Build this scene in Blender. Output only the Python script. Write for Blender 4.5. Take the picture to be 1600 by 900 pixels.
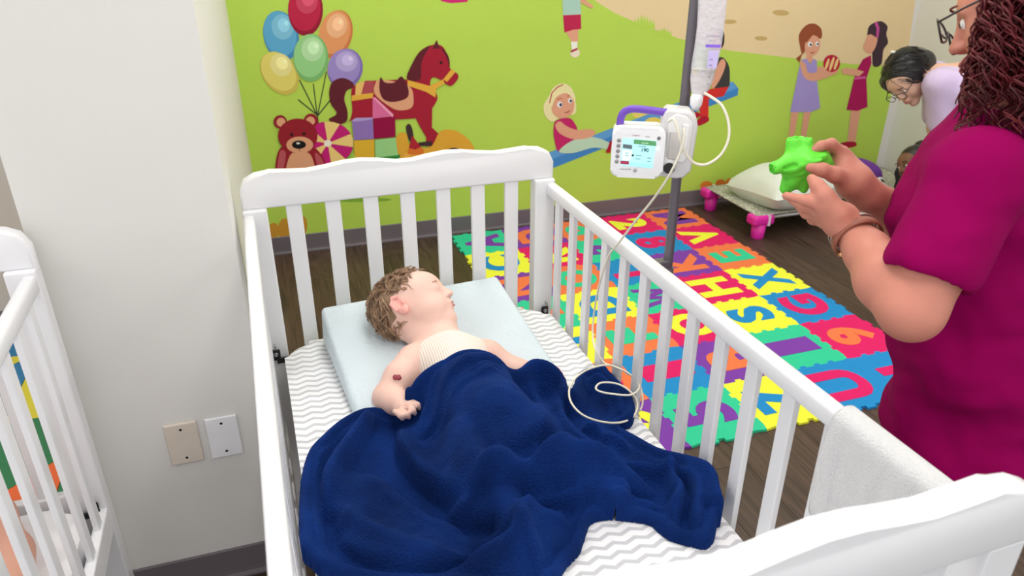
import bpy, bmesh, math, random
import numpy as np
from mathutils import Vector, Matrix
random.seed(7); RNG = np.random.default_rng(7)
for _o in list(bpy.data.objects): bpy.data.objects.remove(_o)
scene = bpy.context.scene
COL = scene.collection

# ------------------------------------------------------------------ camera
FPX, PITCH, YAW, ROLL = 1157.9, 0.4536, -0.3213, 0.002
CAM = np.array([0.0, 0.0, 1.613])
def _rot(p, yw, r):
    cy, sy = math.cos(yw), math.sin(yw)
    fwd = np.array([-sy*math.cos(p), cy*math.cos(p), -math.sin(p)])
    right = np.array([cy, sy, 0.]); up = np.cross(right, fwd)
    c, s = math.cos(r), math.sin(r)
    return np.array([c*right+s*up, -s*right+c*up, fwd])
RM = _rot(PITCH, YAW, ROLL)
cam_data = bpy.data.cameras.new('camera'); cam = bpy.data.objects.new('camera', cam_data); COL.objects.link(cam)
cam_data.sensor_width = 36.0; cam_data.lens = FPX*36/1600; cam_data.clip_start = 0.02
_m = Matrix.Identity(4)
for _i in range(3):
    _m[_i][0] = RM[0][_i]; _m[_i][1] = RM[1][_i]; _m[_i][2] = -RM[2][_i]; _m[_i][3] = CAM[_i]
cam.matrix_world = _m
cam_data.dof.use_dof = True; cam_data.dof.focus_distance = 1.75; cam_data.dof.aperture_fstop = 5.6
scene.camera = cam
# ------------------------------------------------------------------ world, view
world = bpy.data.worlds.new('world'); scene.world = world; world.use_nodes = True
world.node_tree.nodes['Background'].inputs[0].default_value = (0.985, 0.99, 1.0, 1)
world.node_tree.nodes['Background'].inputs[1].default_value = 1.30
vs = scene.view_settings
vs.view_transform = 'Standard'; vs.look = 'None'; vs.gamma = 1.0; vs.use_curve_mapping = False
vs.exposure = 0.0
CEIL = 2.75
LAMPS = [(0.6, 0.0), (0.6, 1.55), (0.6, 3.05), (2.7, 0.0), (2.7, 1.55), (2.7, 3.05), (-1.7, 1.3)]  # the unseen pair nearest the mural is added to brighten it
LAMP_W = 9.5
for _x, _y in LAMPS:      # the light of each ceiling troffer
    ld = bpy.data.lights.new('troffer_light', 'AREA'); ld.shape = 'RECTANGLE'; ld.size = 0.58; ld.size_y = 1.18
    ld.energy = LAMP_W; ld.color = (1.0, 0.99, 0.975)
    lo = bpy.data.objects.new('troffer_light', ld); lo.location = (_x, _y, CEIL-0.03); COL.objects.link(lo)

# ------------------------------------------------------------------ pixel helpers (world points at a chosen real distance)
def ray(u, v): return RM.T @ np.array([(u-800)/FPX, (450-v)/FPX, 1.0])
def atz(u, v, z): d = ray(u, v); return CAM + d*(z-CAM[2])/d[2]
def aty(u, v, y): d = ray(u, v); return CAM + d*(y-CAM[1])/d[1]
def atx(u, v, x): d = ray(u, v); return CAM + d*(x-CAM[0])/d[0]
def atr(u, v, r): d = ray(u, v); return CAM + d*r/math.hypot(d[0], d[1])
def camvec(x, y, t): return x*RM[0]+y*RM[1]-t*RM[2]     # right, up, toward the viewer
# crib frame
CRA = 0.0169
CRO = np.array([0.733, 1.874, 0.0])
def c2w(x, y, z): return np.array([CRO[0]+x*math.cos(CRA)-y*math.sin(CRA), CRO[1]+x*math.sin(CRA)+y*math.cos(CRA), z])
def w2c(P):
    d = np.asarray(P, float)-CRO
    return np.array([d[0]*math.cos(CRA)+d[1]*math.sin(CRA), -d[0]*math.sin(CRA)+d[1]*math.cos(CRA), d[2]])

# ------------------------------------------------------------------ materials
def lin(c): return tuple(((x/255.)/12.92 if x/255. <= .04045 else ((x/255.+.055)/1.055)**2.4) for x in c)
MATS = {}
def mat(name, rgb, rough=0.5, var=0.04, scale=12.0, bump=0.0, bscale=None, sheen=0.0, sheen_tint=None, spec=0.5, sss=0.0, coat=0.0, metal=0.0, emit=0.0, alpha=1.0, trans=0.0, stretch=None):
    if name in MATS: return MATS[name]
    m = bpy.data.materials.new(name); m.use_nodes = True; MATS[name] = m
    nt = m.node_tree; b = nt.nodes['Principled BSDF']
    c = lin(rgb)
    b.inputs['Roughness'].default_value = rough
    b.inputs['Specular IOR Level'].default_value = spec
    b.inputs['Metallic'].default_value = metal
    if coat: b.inputs['Coat Weight'].default_value = coat; b.inputs['Coat Roughness'].default_value = .2
    if sheen:
        b.inputs['Sheen Weight'].default_value = sheen; b.inputs['Sheen Roughness'].default_value = .45
        b.inputs['Sheen Tint'].default_value = (*lin(sheen_tint or rgb), 1)
    if sss:
        b.inputs['Subsurface Weight'].default_value = sss
        b.inputs['Subsurface Radius'].default_value = (.012, .005, .003); b.inputs['Subsurface Scale'].default_value = 1.0
    if alpha < 1: b.inputs['Alpha'].default_value = alpha
    if trans: b.inputs['Transmission Weight'].default_value = trans
    if emit:
        b.inputs['Emission Color'].default_value = (*c, 1); b.inputs['Emission Strength'].default_value = emit
    tc = nt.nodes.new('ShaderNodeTexCoord'); src = tc.outputs['Object']
    if stretch:
        mp = nt.nodes.new('ShaderNodeMapping'); mp.inputs['Scale'].default_value = stretch
        nt.links.new(src, mp.inputs[0]); src = mp.outputs[0]
    n = nt.nodes.new('ShaderNodeTexNoise'); n.inputs['Scale'].default_value = scale; n.inputs['Detail'].default_value = 4
    nt.links.new(src, n.inputs['Vector'])
    r = nt.nodes.new('ShaderNodeValToRGB')
    r.color_ramp.elements[0].position = .3; r.color_ramp.elements[1].position = .7
    r.color_ramp.elements[0].color = (*[x*(1-var) for x in c], 1); r.color_ramp.elements[1].color = (*[min(1, x*(1+var)) for x in c], 1)
    nt.links.new(n.outputs['Fac'], r.inputs['Fac']); nt.links.new(r.outputs['Color'], b.inputs['Base Color'])
    if bump:
        n2 = nt.nodes.new('ShaderNodeTexNoise'); n2.inputs['Scale'].default_value = bscale or scale*6; n2.inputs['Detail'].default_value = 3
        nt.links.new(src, n2.inputs['Vector'])
        bp = nt.nodes.new('ShaderNodeBump'); bp.inputs['Strength'].default_value = bump; bp.inputs['Distance'].default_value = .01
        nt.links.new(n2.outputs['Fac'], bp.inputs['Height']); nt.links.new(bp.outputs['Normal'], b.inputs['Normal'])
    return m

# ------------------------------------------------------------------ object helpers
def link(o, parent=None):
    COL.objects.link(o)
    if parent is not None: o.parent = parent
    return o
def tag(o, label=None, cat=None, group=None, kind=None):
    if label: o['label'] = label
    if cat: o['category'] = cat
    if group: o['group'] = group
    if kind: o['kind'] = kind
    return o
def thing(name, label, cat, loc=(0, 0, 0), rz=0.0, group=None):
    o = bpy.data.objects.new(name, None); o.empty_display_size = .05; link(o)
    o.location = loc; o.rotation_euler = (0, 0, rz)
    return tag(o, label, cat, group)
def smooth(me, on=True):
    me.polygons.foreach_set('use_smooth', [on]*len(me.polygons)); me.update()
def mesh_obj(name, verts, faces, m, parent=None, sm=True, inv=None, local=True):
    """verts in world coordinates unless parent-local; with inv = parent matrix they are moved into the parent's frame"""
    me = bpy.data.meshes.new(name)
    V = np.asarray(verts, float)
    if inv is not None:
        A = np.array(inv); V = V@A[:3, :3].T + A[:3, 3]
    me.from_pydata(V.tolist(), [], faces if isinstance(faces, list) else faces.tolist()); 
    if m is not None:
        for mm in (m if isinstance(m, (list, tuple)) else [m]): me.materials.append(mm)
    smooth(me, sm)
    return link(bpy.data.objects.new(name, me), parent)
def bm_obj(name, bm, m, parent=None, sm=False):
    me = bpy.data.meshes.new(name); bmesh.ops.recalc_face_normals(bm, faces=bm.faces); bm.to_mesh(me); bm.free()
    for mm in (m if isinstance(m, (list, tuple)) else [m]): me.materials.append(mm)
    smooth(me, sm)
    return link(bpy.data.objects.new(name, me), parent)
def box_bm(x0, x1, y0, y1, z0, z1, bev=0.0, seg=2, bm=None):
    b = bmesh.new()
    r = bmesh.ops.create_cube(b, size=1.0)
    for v in b.verts: v.co = Vector(((x0+x1)/2+v.co.x*(x1-x0), (y0+y1)/2+v.co.y*(y1-y0), (z0+z1)/2+v.co.z*(z1-z0)))
    if bev: bmesh.ops.bevel(b, geom=list(b.edges), offset=bev, segments=seg, profile=.5, affect='EDGES')
    if bm is None: return b
    me = bpy.data.meshes.new('t'); b.to_mesh(me); b.free(); bm.from_mesh(me); bpy.data.meshes.remove(me); return bm
def box(name, x0, x1, y0, y1, z0, z1, m, parent=None, bev=0.0, seg=2):
    return bm_obj(name, box_bm(x0, x1, y0, y1, z0, z1, bev, seg), m, parent, sm=False)
def prism(name, pts, to3, d0, d1, m, parent=None, bev=0.0, seg=2, sm=False):
    """2D outline pts extruded from depth d0 to d1; to3(x, y, d) -> 3D"""
    b = bmesh.new()
    a = [b.verts.new(to3(x, y, d0)) for x, y in pts]; c = [b.verts.new(to3(x, y, d1)) for x, y in pts]
    n = len(pts); fa = b.faces.new(a[::-1]); fc = b.faces.new(c)
    for i in range(n): b.faces.new((a[i], a[(i+1) % n], c[(i+1) % n], c[i]))
    if bev:
        es = set(fa.edges) | set(fc.edges)
        bmesh.ops.bevel(b, geom=list(es), offset=bev, segments=seg, profile=.5, affect='EDGES')
    return bm_obj(name, b, m, parent, sm)
def catmull(P, n=8, closed=False):
    P = [np.asarray(p, float) for p in P]; N = len(P); out = []
    rng = range(N) if closed else range(N-1)
    for i in rng:
        p0 = P[(i-1) % N] if (closed or i > 0) else 2*P[0]-P[1]
        p1 = P[i]; p2 = P[(i+1) % N]
        p3 = P[(i+2) % N] if (closed or i+2 < N) else 2*P[-1]-P[-2]
        for k in range(n):
            t = k/n
            out.append(.5*((2*p1)+(-p0+p2)*t+(2*p0-5*p1+4*p2-p3)*t*t+(-p0+3*p1-3*p2+p3)*t**3))
    if not closed: out.append(P[-1])
    return np.array(out)
def tube_geo(P, R, sides=8, cap=True):
    P = np.asarray(P, float); n = len(P); R = np.full(n, R) if np.isscalar(R) else np.asarray(R, float)
    T = np.gradient(P, axis=0); T /= np.linalg.norm(T, axis=1)[:, None]+1e-12
    nrm = np.cross(T[0], [0, 0, 1.]); 
    if np.linalg.norm(nrm) < 1e-3: nrm = np.cross(T[0], [0, 1., 0])
    nrm /= np.linalg.norm(nrm); V = []
    for i in range(n):
        nrm = nrm-T[i]*(nrm@T[i]); nrm /= np.linalg.norm(nrm)+1e-12; bi = np.cross(T[i], nrm)
        for k in range(sides):
            a = 2*math.pi*k/sides; V.append(P[i]+R[i]*(math.cos(a)*nrm+math.sin(a)*bi))
    F = []
    for i in range(n-1):
        for k in range(sides):
            k2 = (k+1) % sides; F.append((i*sides+k, i*sides+k2, (i+1)*sides+k2, (i+1)*sides+k))
    if cap: F.append(tuple(range(sides))[::-1]); F.append(tuple((n-1)*sides+k for k in range(sides)))
    return np.array(V), F
def tube(name, P, R, m, parent=None, sides=10, smooth_pts=0, inv=None):
    if smooth_pts: P = catmull(P, smooth_pts)
    V, F = tube_geo(P, R, sides); return mesh_obj(name, V, F, m, parent, inv=inv)
def lathe(name, prof, m, parent=None, sides=24, origin=(0, 0, 0), axis=None):
    """prof: (radius, height) list; axis: 3x3 columns x,y,z"""
    V = []; F = []; A = np.eye(3) if axis is None else np.asarray(axis)
    for r, h in prof:
        for k in range(sides):
            a = 2*math.pi*k/sides; V.append(np.asarray(origin)+A@np.array([r*math.cos(a), r*math.sin(a), h]))
    n = len(prof)
    for i in range(n-1):
        for k in range(sides):
            k2 = (k+1) % sides; F.append((i*sides+k, i*sides+k2, (i+1)*sides+k2, (i+1)*sides+k))
    F.append(tuple(range(sides))[::-1]); F.append(tuple((n-1)*sides+k for k in range(sides)))
    o = mesh_obj(name, V, F, m, parent); 
    return o
def autosmooth(o, ang=35):
    me = o.data; bm = bmesh.new(); bm.from_mesh(me)
    for e in bm.edges:
        if len(e.link_faces) == 2 and e.calc_face_angle(0) > math.radians(ang): e.smooth = False
    for f in bm.faces: f.smooth = True
    bm.to_mesh(me); bm.free(); return o
def copy_tree(o, parent=None):
    c = o.copy(); COL.objects.link(c)
    if parent is not None: c.parent = parent
    for ch in list(o.children): copy_tree(ch, c)
    return c
def text_geo(body, size, offset=0.0, extrude=0.0, res=3):
    cu = bpy.data.curves.new('t', 'FONT'); cu.body = body; cu.size = size; cu.offset = offset; cu.extrude = extrude; cu.resolution_u = res
    o = bpy.data.objects.new('t', cu); COL.objects.link(o)
    dg = bpy.context.evaluated_depsgraph_get(); dg.update()
    me = bpy.data.meshes.new_from_object(o.evaluated_get(dg))
    V = np.array([v.co[:] for v in me.vertices]) if len(me.vertices) else np.zeros((0, 3)); F = [tuple(p.vertices) for p in me.polygons]
    bpy.data.objects.remove(o); bpy.data.curves.remove(cu); bpy.data.meshes.remove(me)
    c = (V[:, :2].min(0)+V[:, :2].max(0))/2; V[:, :2] -= c
    return V, F

# ------------------------------------------------------------------ smooth implicit bodies -> one continuous mesh
class Sdf:
    def __init__(s, lo, hi, h):
        s.h = h; s.lo = np.asarray(lo, float); s.n = np.ceil((np.asarray(hi, float)-s.lo)/h).astype(int)+1
        s.F = np.full(s.n, .2, np.float32)
        s.ax = [s.lo[i]+h*np.arange(s.n[i]) for i in range(3)]
    def _sub(s, lo, hi):
        a = np.clip(np.floor((lo-s.lo)/s.h).astype(int), 0, s.n); b = np.clip(np.ceil((hi-s.lo)/s.h).astype(int)+1, 0, s.n)
        if (b <= a).any(): return None
        sl = tuple(slice(a[i], b[i]) for i in range(3))
        X = s.ax[0][sl[0]][:, None, None]; Y = s.ax[1][sl[1]][None, :, None]; Z = s.ax[2][sl[2]][None, None, :]
        return sl, X, Y, Z
    def _mix(s, sl, d, k, op):
        A = s.F[sl]; d = d.astype(np.float32)
        if op == 'add':
            if k <= 0: s.F[sl] = np.minimum(A, d); return
            h = np.clip(.5+.5*(A-d)/k, 0, 1); s.F[sl] = A*(1-h)+d*h-k*h*(1-h)
        else:       # carve
            d = -d
            if k <= 0: s.F[sl] = np.maximum(A, d); return
            h = np.clip(.5-.5*(A-d)/k, 0, 1); s.F[sl] = A*(1-h)+d*h+k*h*(1-h)
    def cone(s, a, b, ra, rb, k=.02, op='add'):
        a = np.asarray(a, float); b = np.asarray(b, float); m = max(ra, rb)+k+3*s.h
        q = s._sub(np.minimum(a, b)-m, np.maximum(a, b)+m)
        if q is None: return
        sl, X, Y, Z = q; ab = b-a; L2 = ab@ab+1e-12
        t = np.clip(((X-a[0])*ab[0]+(Y-a[1])*ab[1]+(Z-a[2])*ab[2])/L2, 0, 1)
        d = np.sqrt((X-a[0]-t*ab[0])**2+(Y-a[1]-t*ab[1])**2+(Z-a[2]-t*ab[2])**2)-(ra+(rb-ra)*t)
        s._mix(sl, d, k, op)
    def chain(s, pts, rs, k=.02):
        for i in range(len(pts)-1): s.cone(pts[i], pts[i+1], rs[i], rs[i+1], k)
    def ell(s, c, rad, axes=None, k=.02, op='add'):
        c = np.asarray(c, float); rad = np.asarray(rad, float); A = np.eye(3) if axes is None else np.asarray(axes, float)   # rows = axes
        m = rad.max()+k+3*s.h
        q = s._sub(c-m, c+m)
        if q is None: return
        sl, X, Y, Z = q; X = X-c[0]; Y = Y-c[1]; Z = Z-c[2]
        p = [(A[i][0]*X+A[i][1]*Y+A[i][2]*Z) for i in range(3)]
        k0 = np.sqrt(sum((p[i]/rad[i])**2 for i in range(3))); k1 = np.sqrt(sum((p[i]/rad[i]**2)**2 for i in range(3)))+1e-9
        s._mix(sl, np.where(k0 < 1e-6, -rad.min(), k0*(k0-1)/k1), k, op)
    def plane_cut(s, p, n):     # keep the side where (x-p).n < 0
        X, Y, Z = s.ax[0][:, None, None], s.ax[1][None, :, None], s.ax[2][None, None, :]
        d = ((X-p[0])*n[0]+(Y-p[1])*n[1]+(Z-p[2])*n[2]).astype(np.float32); s.F = np.maximum(s.F, d)
    def mesh(s):
        F = s.F; n = s.n; S = F < 0; nc = n-1
        cnt = np.zeros(nc, np.int8)
        offs = [(i, j, k) for i in (0, 1) for j in (0, 1) for k in (0, 1)]
        for i, j, k in offs: cnt += S[i:i+nc[0], j:j+nc[1], k:k+nc[2]]
        act = np.argwhere((cnt > 0) & (cnt < 8)); N = len(act)
        idx = np.full(nc, -1, np.int64); idx[tuple(act.T)] = np.arange(N)
        acc = np.zeros((N, 3)); w = np.zeros(N)
        for a in offs:
            for d in range(3):
                if a[d] == 1: continue
                b = list(a); b[d] = 1
                fa = F[tuple((act+np.array(a)).T)].astype(float); fb = F[tuple((act+np.array(b)).T)].astype(float)
                c = (fa < 0) != (fb < 0); t = np.where(c, fa/(fa-fb+1e-20), 0)
                p = np.array(a, float)[None, :].repeat(N, 0); p[:, d] += t
                acc[c] += p[c]; w[c] += 1
        V = s.lo+s.h*(act+acc/w[:, None])
        faces = []
        for d in range(3):
            sa = [slice(0, n[0]), slice(0, n[1]), slice(0, n[2])]; sb = list(sa)
            sa[d] = slice(0, n[d]-1); sb[d] = slice(1, n[d])
            A = S[tuple(sa)]; B = S[tuple(sb)]
            e = np.argwhere(A != B); 
            o1, o2 = [(1, 2), (2, 0), (0, 1)][d]
            ok = (e[:, o1] > 0) & (e[:, o2] > 0) & (e[:, o1] < nc[o1]) & (e[:, o2] < nc[o2]); e = e[ok]
            def ii(da, db):
                q = e.copy(); q[:, o1] -= da; q[:, o2] -= db; return idx[tuple(q.T)]
            Q = np.stack([ii(1, 1), ii(0, 1), ii(0, 0), ii(1, 0)], 1)
            flip = ~A[tuple(e.T)]; Q[flip] = Q[flip][:, ::-1]
            faces.append(Q)
        return V, np.concatenate(faces)
def relax(V, F, it=2):
    V = V.copy(); E = np.concatenate([F[:, [0, 1]], F[:, [1, 2]], F[:, [2, 3]], F[:, [3, 0]]])
    for _ in range(it):
        s = np.zeros_like(V); c = np.zeros(len(V))
        np.add.at(s, E[:, 0], V[E[:, 1]]); np.add.at(s, E[:, 1], V[E[:, 0]]); np.add.at(c, E[:, 0], 1); np.add.at(c, E[:, 1], 1)
        V = .5*V+.5*s/np.maximum(c, 1)[:, None]
    return V
def sdf_obj(name, sdf, m, parent=None, it=2, inv=None):
    V, F = sdf.mesh(); V = relax(V, F, it); return mesh_obj(name, V, F, m, parent, True, inv)
def strands_obj(name, lines, r0, r1, m, parent=None, sides=3, inv=None):
    VV = []; FF = []; o = 0
    for P in lines:
        V, F = tube_geo(P, np.linspace(r0, r1, len(P)), sides, cap=False); VV.append(V); FF += [tuple(i+o for i in f) for f in F]; o += len(V)
    return mesh_obj(name, np.concatenate(VV), FF, m, parent, True, inv)
def inv_of(o):
    M_ = Matrix.Translation(o.location) @ Matrix.Rotation(o.rotation_euler[2], 4, 'Z'); return M_.inverted()
# ================================================================== the setting
WY = 3.934; PX0 = -0.502; PX1 = -0.104; PY = 1.655; RX = 4.02; LX = -3.0; BY = -2.2; RWY = 3.42
m_wall = mat('wall_paint', (226, 224, 220), .75, .012, 2.0, .04, 220)
m_wall2 = mat('wall_paint_right', (219, 218, 212), .75, .012, 2.0, .04, 220)
m_base = mat('vinyl_baseboard', (112, 104, 110), .45, .04, 5, spec=.4)
m_ceil = mat('ceiling_tile', (240, 239, 235), .9, .02, 30, .1, 120)
def wood_mat():
    m = bpy.data.materials.new('floor_plank_wood'); m.use_nodes = True; nt = m.node_tree; b = nt.nodes['Principled BSDF']
    tc = nt.nodes.new('ShaderNodeTexCoord'); mp = nt.nodes.new('ShaderNodeMapping'); mp.inputs['Scale'].default_value = (26, 1.6, 8)
    oi = nt.nodes.new('ShaderNodeObjectInfo'); ad = nt.nodes.new('ShaderNodeVectorMath'); ad.operation = 'ADD'
    nt.links.new(tc.outputs['Object'], ad.inputs[0])
    mu = nt.nodes.new('ShaderNodeMath'); mu.operation = 'MULTIPLY'; mu.inputs[1].default_value = 37.0; nt.links.new(oi.outputs['Random'], mu.inputs[0])
    cb = nt.nodes.new('ShaderNodeCombineXYZ'); nt.links.new(mu.outputs[0], cb.inputs[1]); nt.links.new(cb.outputs[0], ad.inputs[1])
    nt.links.new(ad.outputs[0], mp.inputs[0])
    n = nt.nodes.new('ShaderNodeTexNoise'); n.inputs['Scale'].default_value = 2.2; n.inputs['Detail'].default_value = 6; n.inputs['Distortion'].default_value = .6
    nt.links.new(mp.outputs[0], n.inputs['Vector'])
    r = nt.nodes.new('ShaderNodeValToRGB'); e = r.color_ramp.elements
    e[0].position = .3; e[0].color = (*lin((58, 43, 36)), 1); e[1].position = .72; e[1].color = (*lin((94, 73, 63)), 1)
    nt.links.new(n.outputs['Fac'], r.inputs['Fac'])
    hs = nt.nodes.new('ShaderNodeHueSaturation'); mr = nt.nodes.new('ShaderNodeMapRange'); mr.inputs[3].default_value = .82; mr.inputs[4].default_value = 1.12
    nt.links.new(oi.outputs['Random'], mr.inputs[0]); nt.links.new(mr.outputs[0], hs.inputs['Value']); nt.links.new(r.outputs['Color'], hs.inputs['Color'])
    nt.links.new(hs.outputs[0], b.inputs['Base Color']); b.inputs['Roughness'].default_value = .42; b.inputs['Specular IOR Level'].default_value = .35
    bp = nt.nodes.new('ShaderNodeBump'); bp.inputs['Strength'].default_value = .08; nt.links.new(n.outputs['Fac'], bp.inputs['Height']); nt.links.new(bp.outputs[0], b.inputs['Normal'])
    return m
m_wood = wood_mat(); m_seam = mat('floor_seam', (38, 29, 25), .7)
floor = tag(box('floor', LX-.1, RX+.1, BY, WY+.1, -.06, -.003, m_seam), kind='structure')
PW, PL = .182, 1.22
pm = bm_obj('plank', box_bm(0, PW-.0012, 0, PL-.0014, -.004, 0, .0005, 1), m_wood, floor)
_first = True
ncol = int((RX-LX)/PW)+1
for i in range(ncol):
    x = LX+i*PW; y = WY-((i*.43) % 1.0)*PL
    y0 = y
    ys = []
    while y0 < WY: ys.append(y0); y0 += PL
    y0 = y-PL
    while y0 > -.6: ys.append(y0); y0 -= PL
    for yy in ys:
        if x+PW > RX or x < LX: continue
        if _first: o = pm; _first = False
        else: o = pm.copy(); COL.objects.link(o)
        o.location = (x, yy, 0)
        if yy+PL > WY:
            o.scale = (1, (WY-yy)/PL, 1)
def swall(name, x0, x1, y0, y1, z0, z1, m): return tag(box(name, x0, x1, y0, y1, z0, z1, m), kind='structure')
swall('wall_back', PX1-.02, RX+.1, WY, WY+.1, -.06, CEIL, m_wall)
swall('wall_right', RX, RX+.1, BY, WY, -.06, CEIL, m_wall2)
pil = tag(box('wall_left', PX0, PX1, PY, WY+.1, -.06, CEIL, m_wall), kind='structure')
swall('wall_recess', LX-.1, PX0, RWY, RWY+.1, -.06, CEIL, mat('wall_paint_warm', (206, 198, 190), .75, .012, 2, .04, 220))
swall('ceiling', LX-.1, RX+.1, BY, WY+.1, CEIL, CEIL+.1, m_ceil)
# cove baseboards with a small toe
def baseboard(name, x0, x1, y0, y1, nx, ny):
    t = .006; H = .102
    prof = [(0, 0), (.012, 0), (.012, .006), (.007, .016), (t, .03), (t, H-.003), (.003, H), (0, H)]
    L = math.hypot(x1-x0, y1-y0); ux, uy = (x1-x0)/L, (y1-y0)/L
    V = []; F = []; n = len(prof)
    for d in (0, L):
        for p, z in prof: V.append((x0+ux*d+nx*p, y0+uy*d+ny*p, z))
    for i in range(n): F.append((i, (i+1) % n, n+(i+1) % n, n+i))
    F.append(tuple(range(n))[::-1]); F.append(tuple(range(n, 2*n)))
    b = mesh_obj(name, V, F, m_base, None, False); return tag(b, kind='structure')
baseboard('baseboard_back', PX1, RX, WY, WY, 0, -1)
baseboard('baseboard_pillar_front', PX0-.006, PX1+.006, PY, PY, 0, -1)
baseboard('baseboard_pillar_side', PX1, PX1, PY, WY, 1, 0)
baseboard('baseboard_right', RX, RX, BY, WY, -1, 0)
baseboard('baseboard_recess', LX, PX0, RWY, RWY, 0, -1)
baseboard('baseboard_pillar_left', PX0, PX0, PY, RWY, -1, 0)
m_tro = mat('lamp_frame', (235, 235, 235), .4)
m_dif = mat('lamp_diffuser', (255, 252, 245), .5, 0, emit=3.0)
t0 = thing('ceiling_light', 'fluorescent ceiling panel over the near end of the crib', 'ceiling light', (LAMPS[0][0], LAMPS[0][1], CEIL), group='ceiling panels')
for s in (-1, 1):
    box('frame_bar', s*.31-.015, s*.31+.015, -.61, .61, -.02, .0, m_tro, t0, .003)
    box('frame_bar', -.31, .31, s*.61-.015, s*.61+.015, -.02, .0, m_tro, t0, .003)
box('diffuser', -.295, .295, -.595, .595, -.012, -.002, m_dif, t0)
for (x, y), lb in zip(LAMPS[1:], ('over the head of the middle crib', 'in front of the mural horse', 'over the near right of the room', 'over the alphabet mat', 'above the cot in the corner', 'over the crib at the left edge')):
    c = copy_tree(t0); c.location = (x, y, CEIL); c['label'] = 'fluorescent ceiling panel '+lb

# blank wall plates on the pillar
def plate(name, label, u0, m):
    cx, cz = u0
    t = thing(name, label, 'wall plate', (cx, PY, cz))
    pts = [(-.0375, -.06), (.0375, -.06), (.0375, .06), (-.0375, .06)]
    prism('cover', pts, lambda x, y, d: (x, -d, y), 0, .0075, m, t, .004, 3)
    for s in (-1, 1):
        sc = lathe('screw', [(.0035, 0), (.0035, .001), (.0025, .0018)], mat('plate_screw', (170, 165, 158), .35, metal=.6), t, 12, (0, -.0075, s*.042), np.array([[1, 0, 0], [0, 0, -1], [0, 1, 0]]).T)
    return t
plate('wall_plate', 'beige blank wall plate with two screws low on the pillar', (-.301, .469), mat('plate_beige', (221, 209, 196), .4))
plate('wall_plate', 'bright white blank wall plate to the right of the beige one', (-.208, .467), mat('plate_white', (240, 240, 244), .4))
# scuffs on the pillar
# ================================================================== the printed mural
mural = thing('wall_mural', 'lime green playground mural with toys and children printed on the wall', 'mural', (0, WY, 0))
_layer = [0]
def pm_(rgb): return mat('print_%d_%d_%d' % rgb, rgb, .6, .01, 8, spec=.25)
LSTEP = .00012
def figure(name, shapes, base=1, parent=None):
    """shapes: (rgb, [pixel points]); later ones lie on top"""
    V = []; F = []; mi = []; ms = []
    for j, (rgb, pts) in enumerate(shapes):
        off = .0006+LSTEP*(base+j); o = len(V)
        for u, v in pts:
            P = aty(u, v, WY-off); V.append((P[0], -off, P[2]))
        F.append(tuple(range(o, o+len(pts)))); m = pm_(rgb)
        if m not in ms: ms.append(m)
        mi.append(ms.index(m))
    o = mesh_obj(name, V, F, ms, mural, False)
    o.data.polygons.foreach_set('material_index', mi); return o
def ell(cx, cy, rx, ry, rot=0, n=28):
    a = np.linspace(0, 2*math.pi, n, endpoint=False); c, s = math.cos(math.radians(rot)), math.sin(math.radians(rot))
    return [(cx+rx*math.cos(t)*c-ry*math.sin(t)*s, cy+rx*math.cos(t)*s+ry*math.sin(t)*c) for t in a]
def Z(ou, ov, sc):
    def f(pts): return [(ou+x/sc, ov+y/sc) for x, y in pts]
    return f
def blob(pts, n=5): return [tuple(p) for p in catmull([(a, b) for a, b in pts], n, True)]
def line(pts, w):
    P = np.array(pts, float); T = np.gradient(P, axis=0); T /= np.linalg.norm(T, axis=1)[:, None]; N = np.stack([-T[:, 1], T[:, 0]], 1)*w/2
    return [tuple(p) for p in np.concatenate([P+N, (P-N)[::-1]])]
GREEN = (184, 216, 88)
# background sheet (real size, wall to wall)
_bg = [( PX1, .10), (RX-.06, .10), (RX-.06, CEIL-.3), (PX1, CEIL-.3)]
b_ = mesh_obj('background', [(x, -.0006, z) for x, z in _bg], [(0, 1, 2, 3)], pm_(GREEN), mural, False)
def bottom_fix(o): return o
sand = [(905, -60), (925, -2), (960, 20), (1000, 38), (1060, 60), (1140, 79), (1250, 92), (1330, 100), (1416, 104), (1448, -130), (1000, -220)]
figure('sand', [((232, 208, 164), sand), ((200, 170, 110), ell(1220, 20, 13, 4.5, 3)), ((200, 170, 110), ell(1189, 60, 10, 3.5, 3)), ((200, 170, 110), ell(1140, 34, 11, 3.5))], 1)
z2 = Z(760, 0, 3.103); z1 = Z(380, 0, 3.215); z3 = Z(1160, 0, 2.25)
def tuft(x0, x1, y, h, n):
    out = []
    for i in range(n):
        t0_, t1_ = i/n, (i+.5)/n
        out.append((x0+(x1-x0)*t0_, y-h*.45*(1-abs(2*t0_-1)) + 0)); out.append((x0+(x1-x0)*t1_, y-h*(1-.55*abs(2*t1_-1))))
    return out+[(x1, y+4), (x0, y)]
figure('grass_tuft', [(GREEN, tuft(985, 1024, 41, 20, 8)), (GREEN, tuft(1022, 1050, 54, 12, 6))], 8)
OR = (206, 150, 52)
bush = []
for cx, cy, rx, ry in [(427, 361, 9, 13), (444, 358, 10, 17), (472, 354, 8, 16), (458, 357, 8, 12)]: bush.append((OR, ell(cx, cy, rx, ry, 6)))
figure('autumn_bush', bush, 6)
bush = [((226, 132, 50), ell(1104, 291, 10, 8)), ((214, 116, 46), ell(1126, 287, 8, 7)), ((226, 132, 50), ell(1141, 285, 7, 7))]
figure('autumn_bush', bush, 6)
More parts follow.
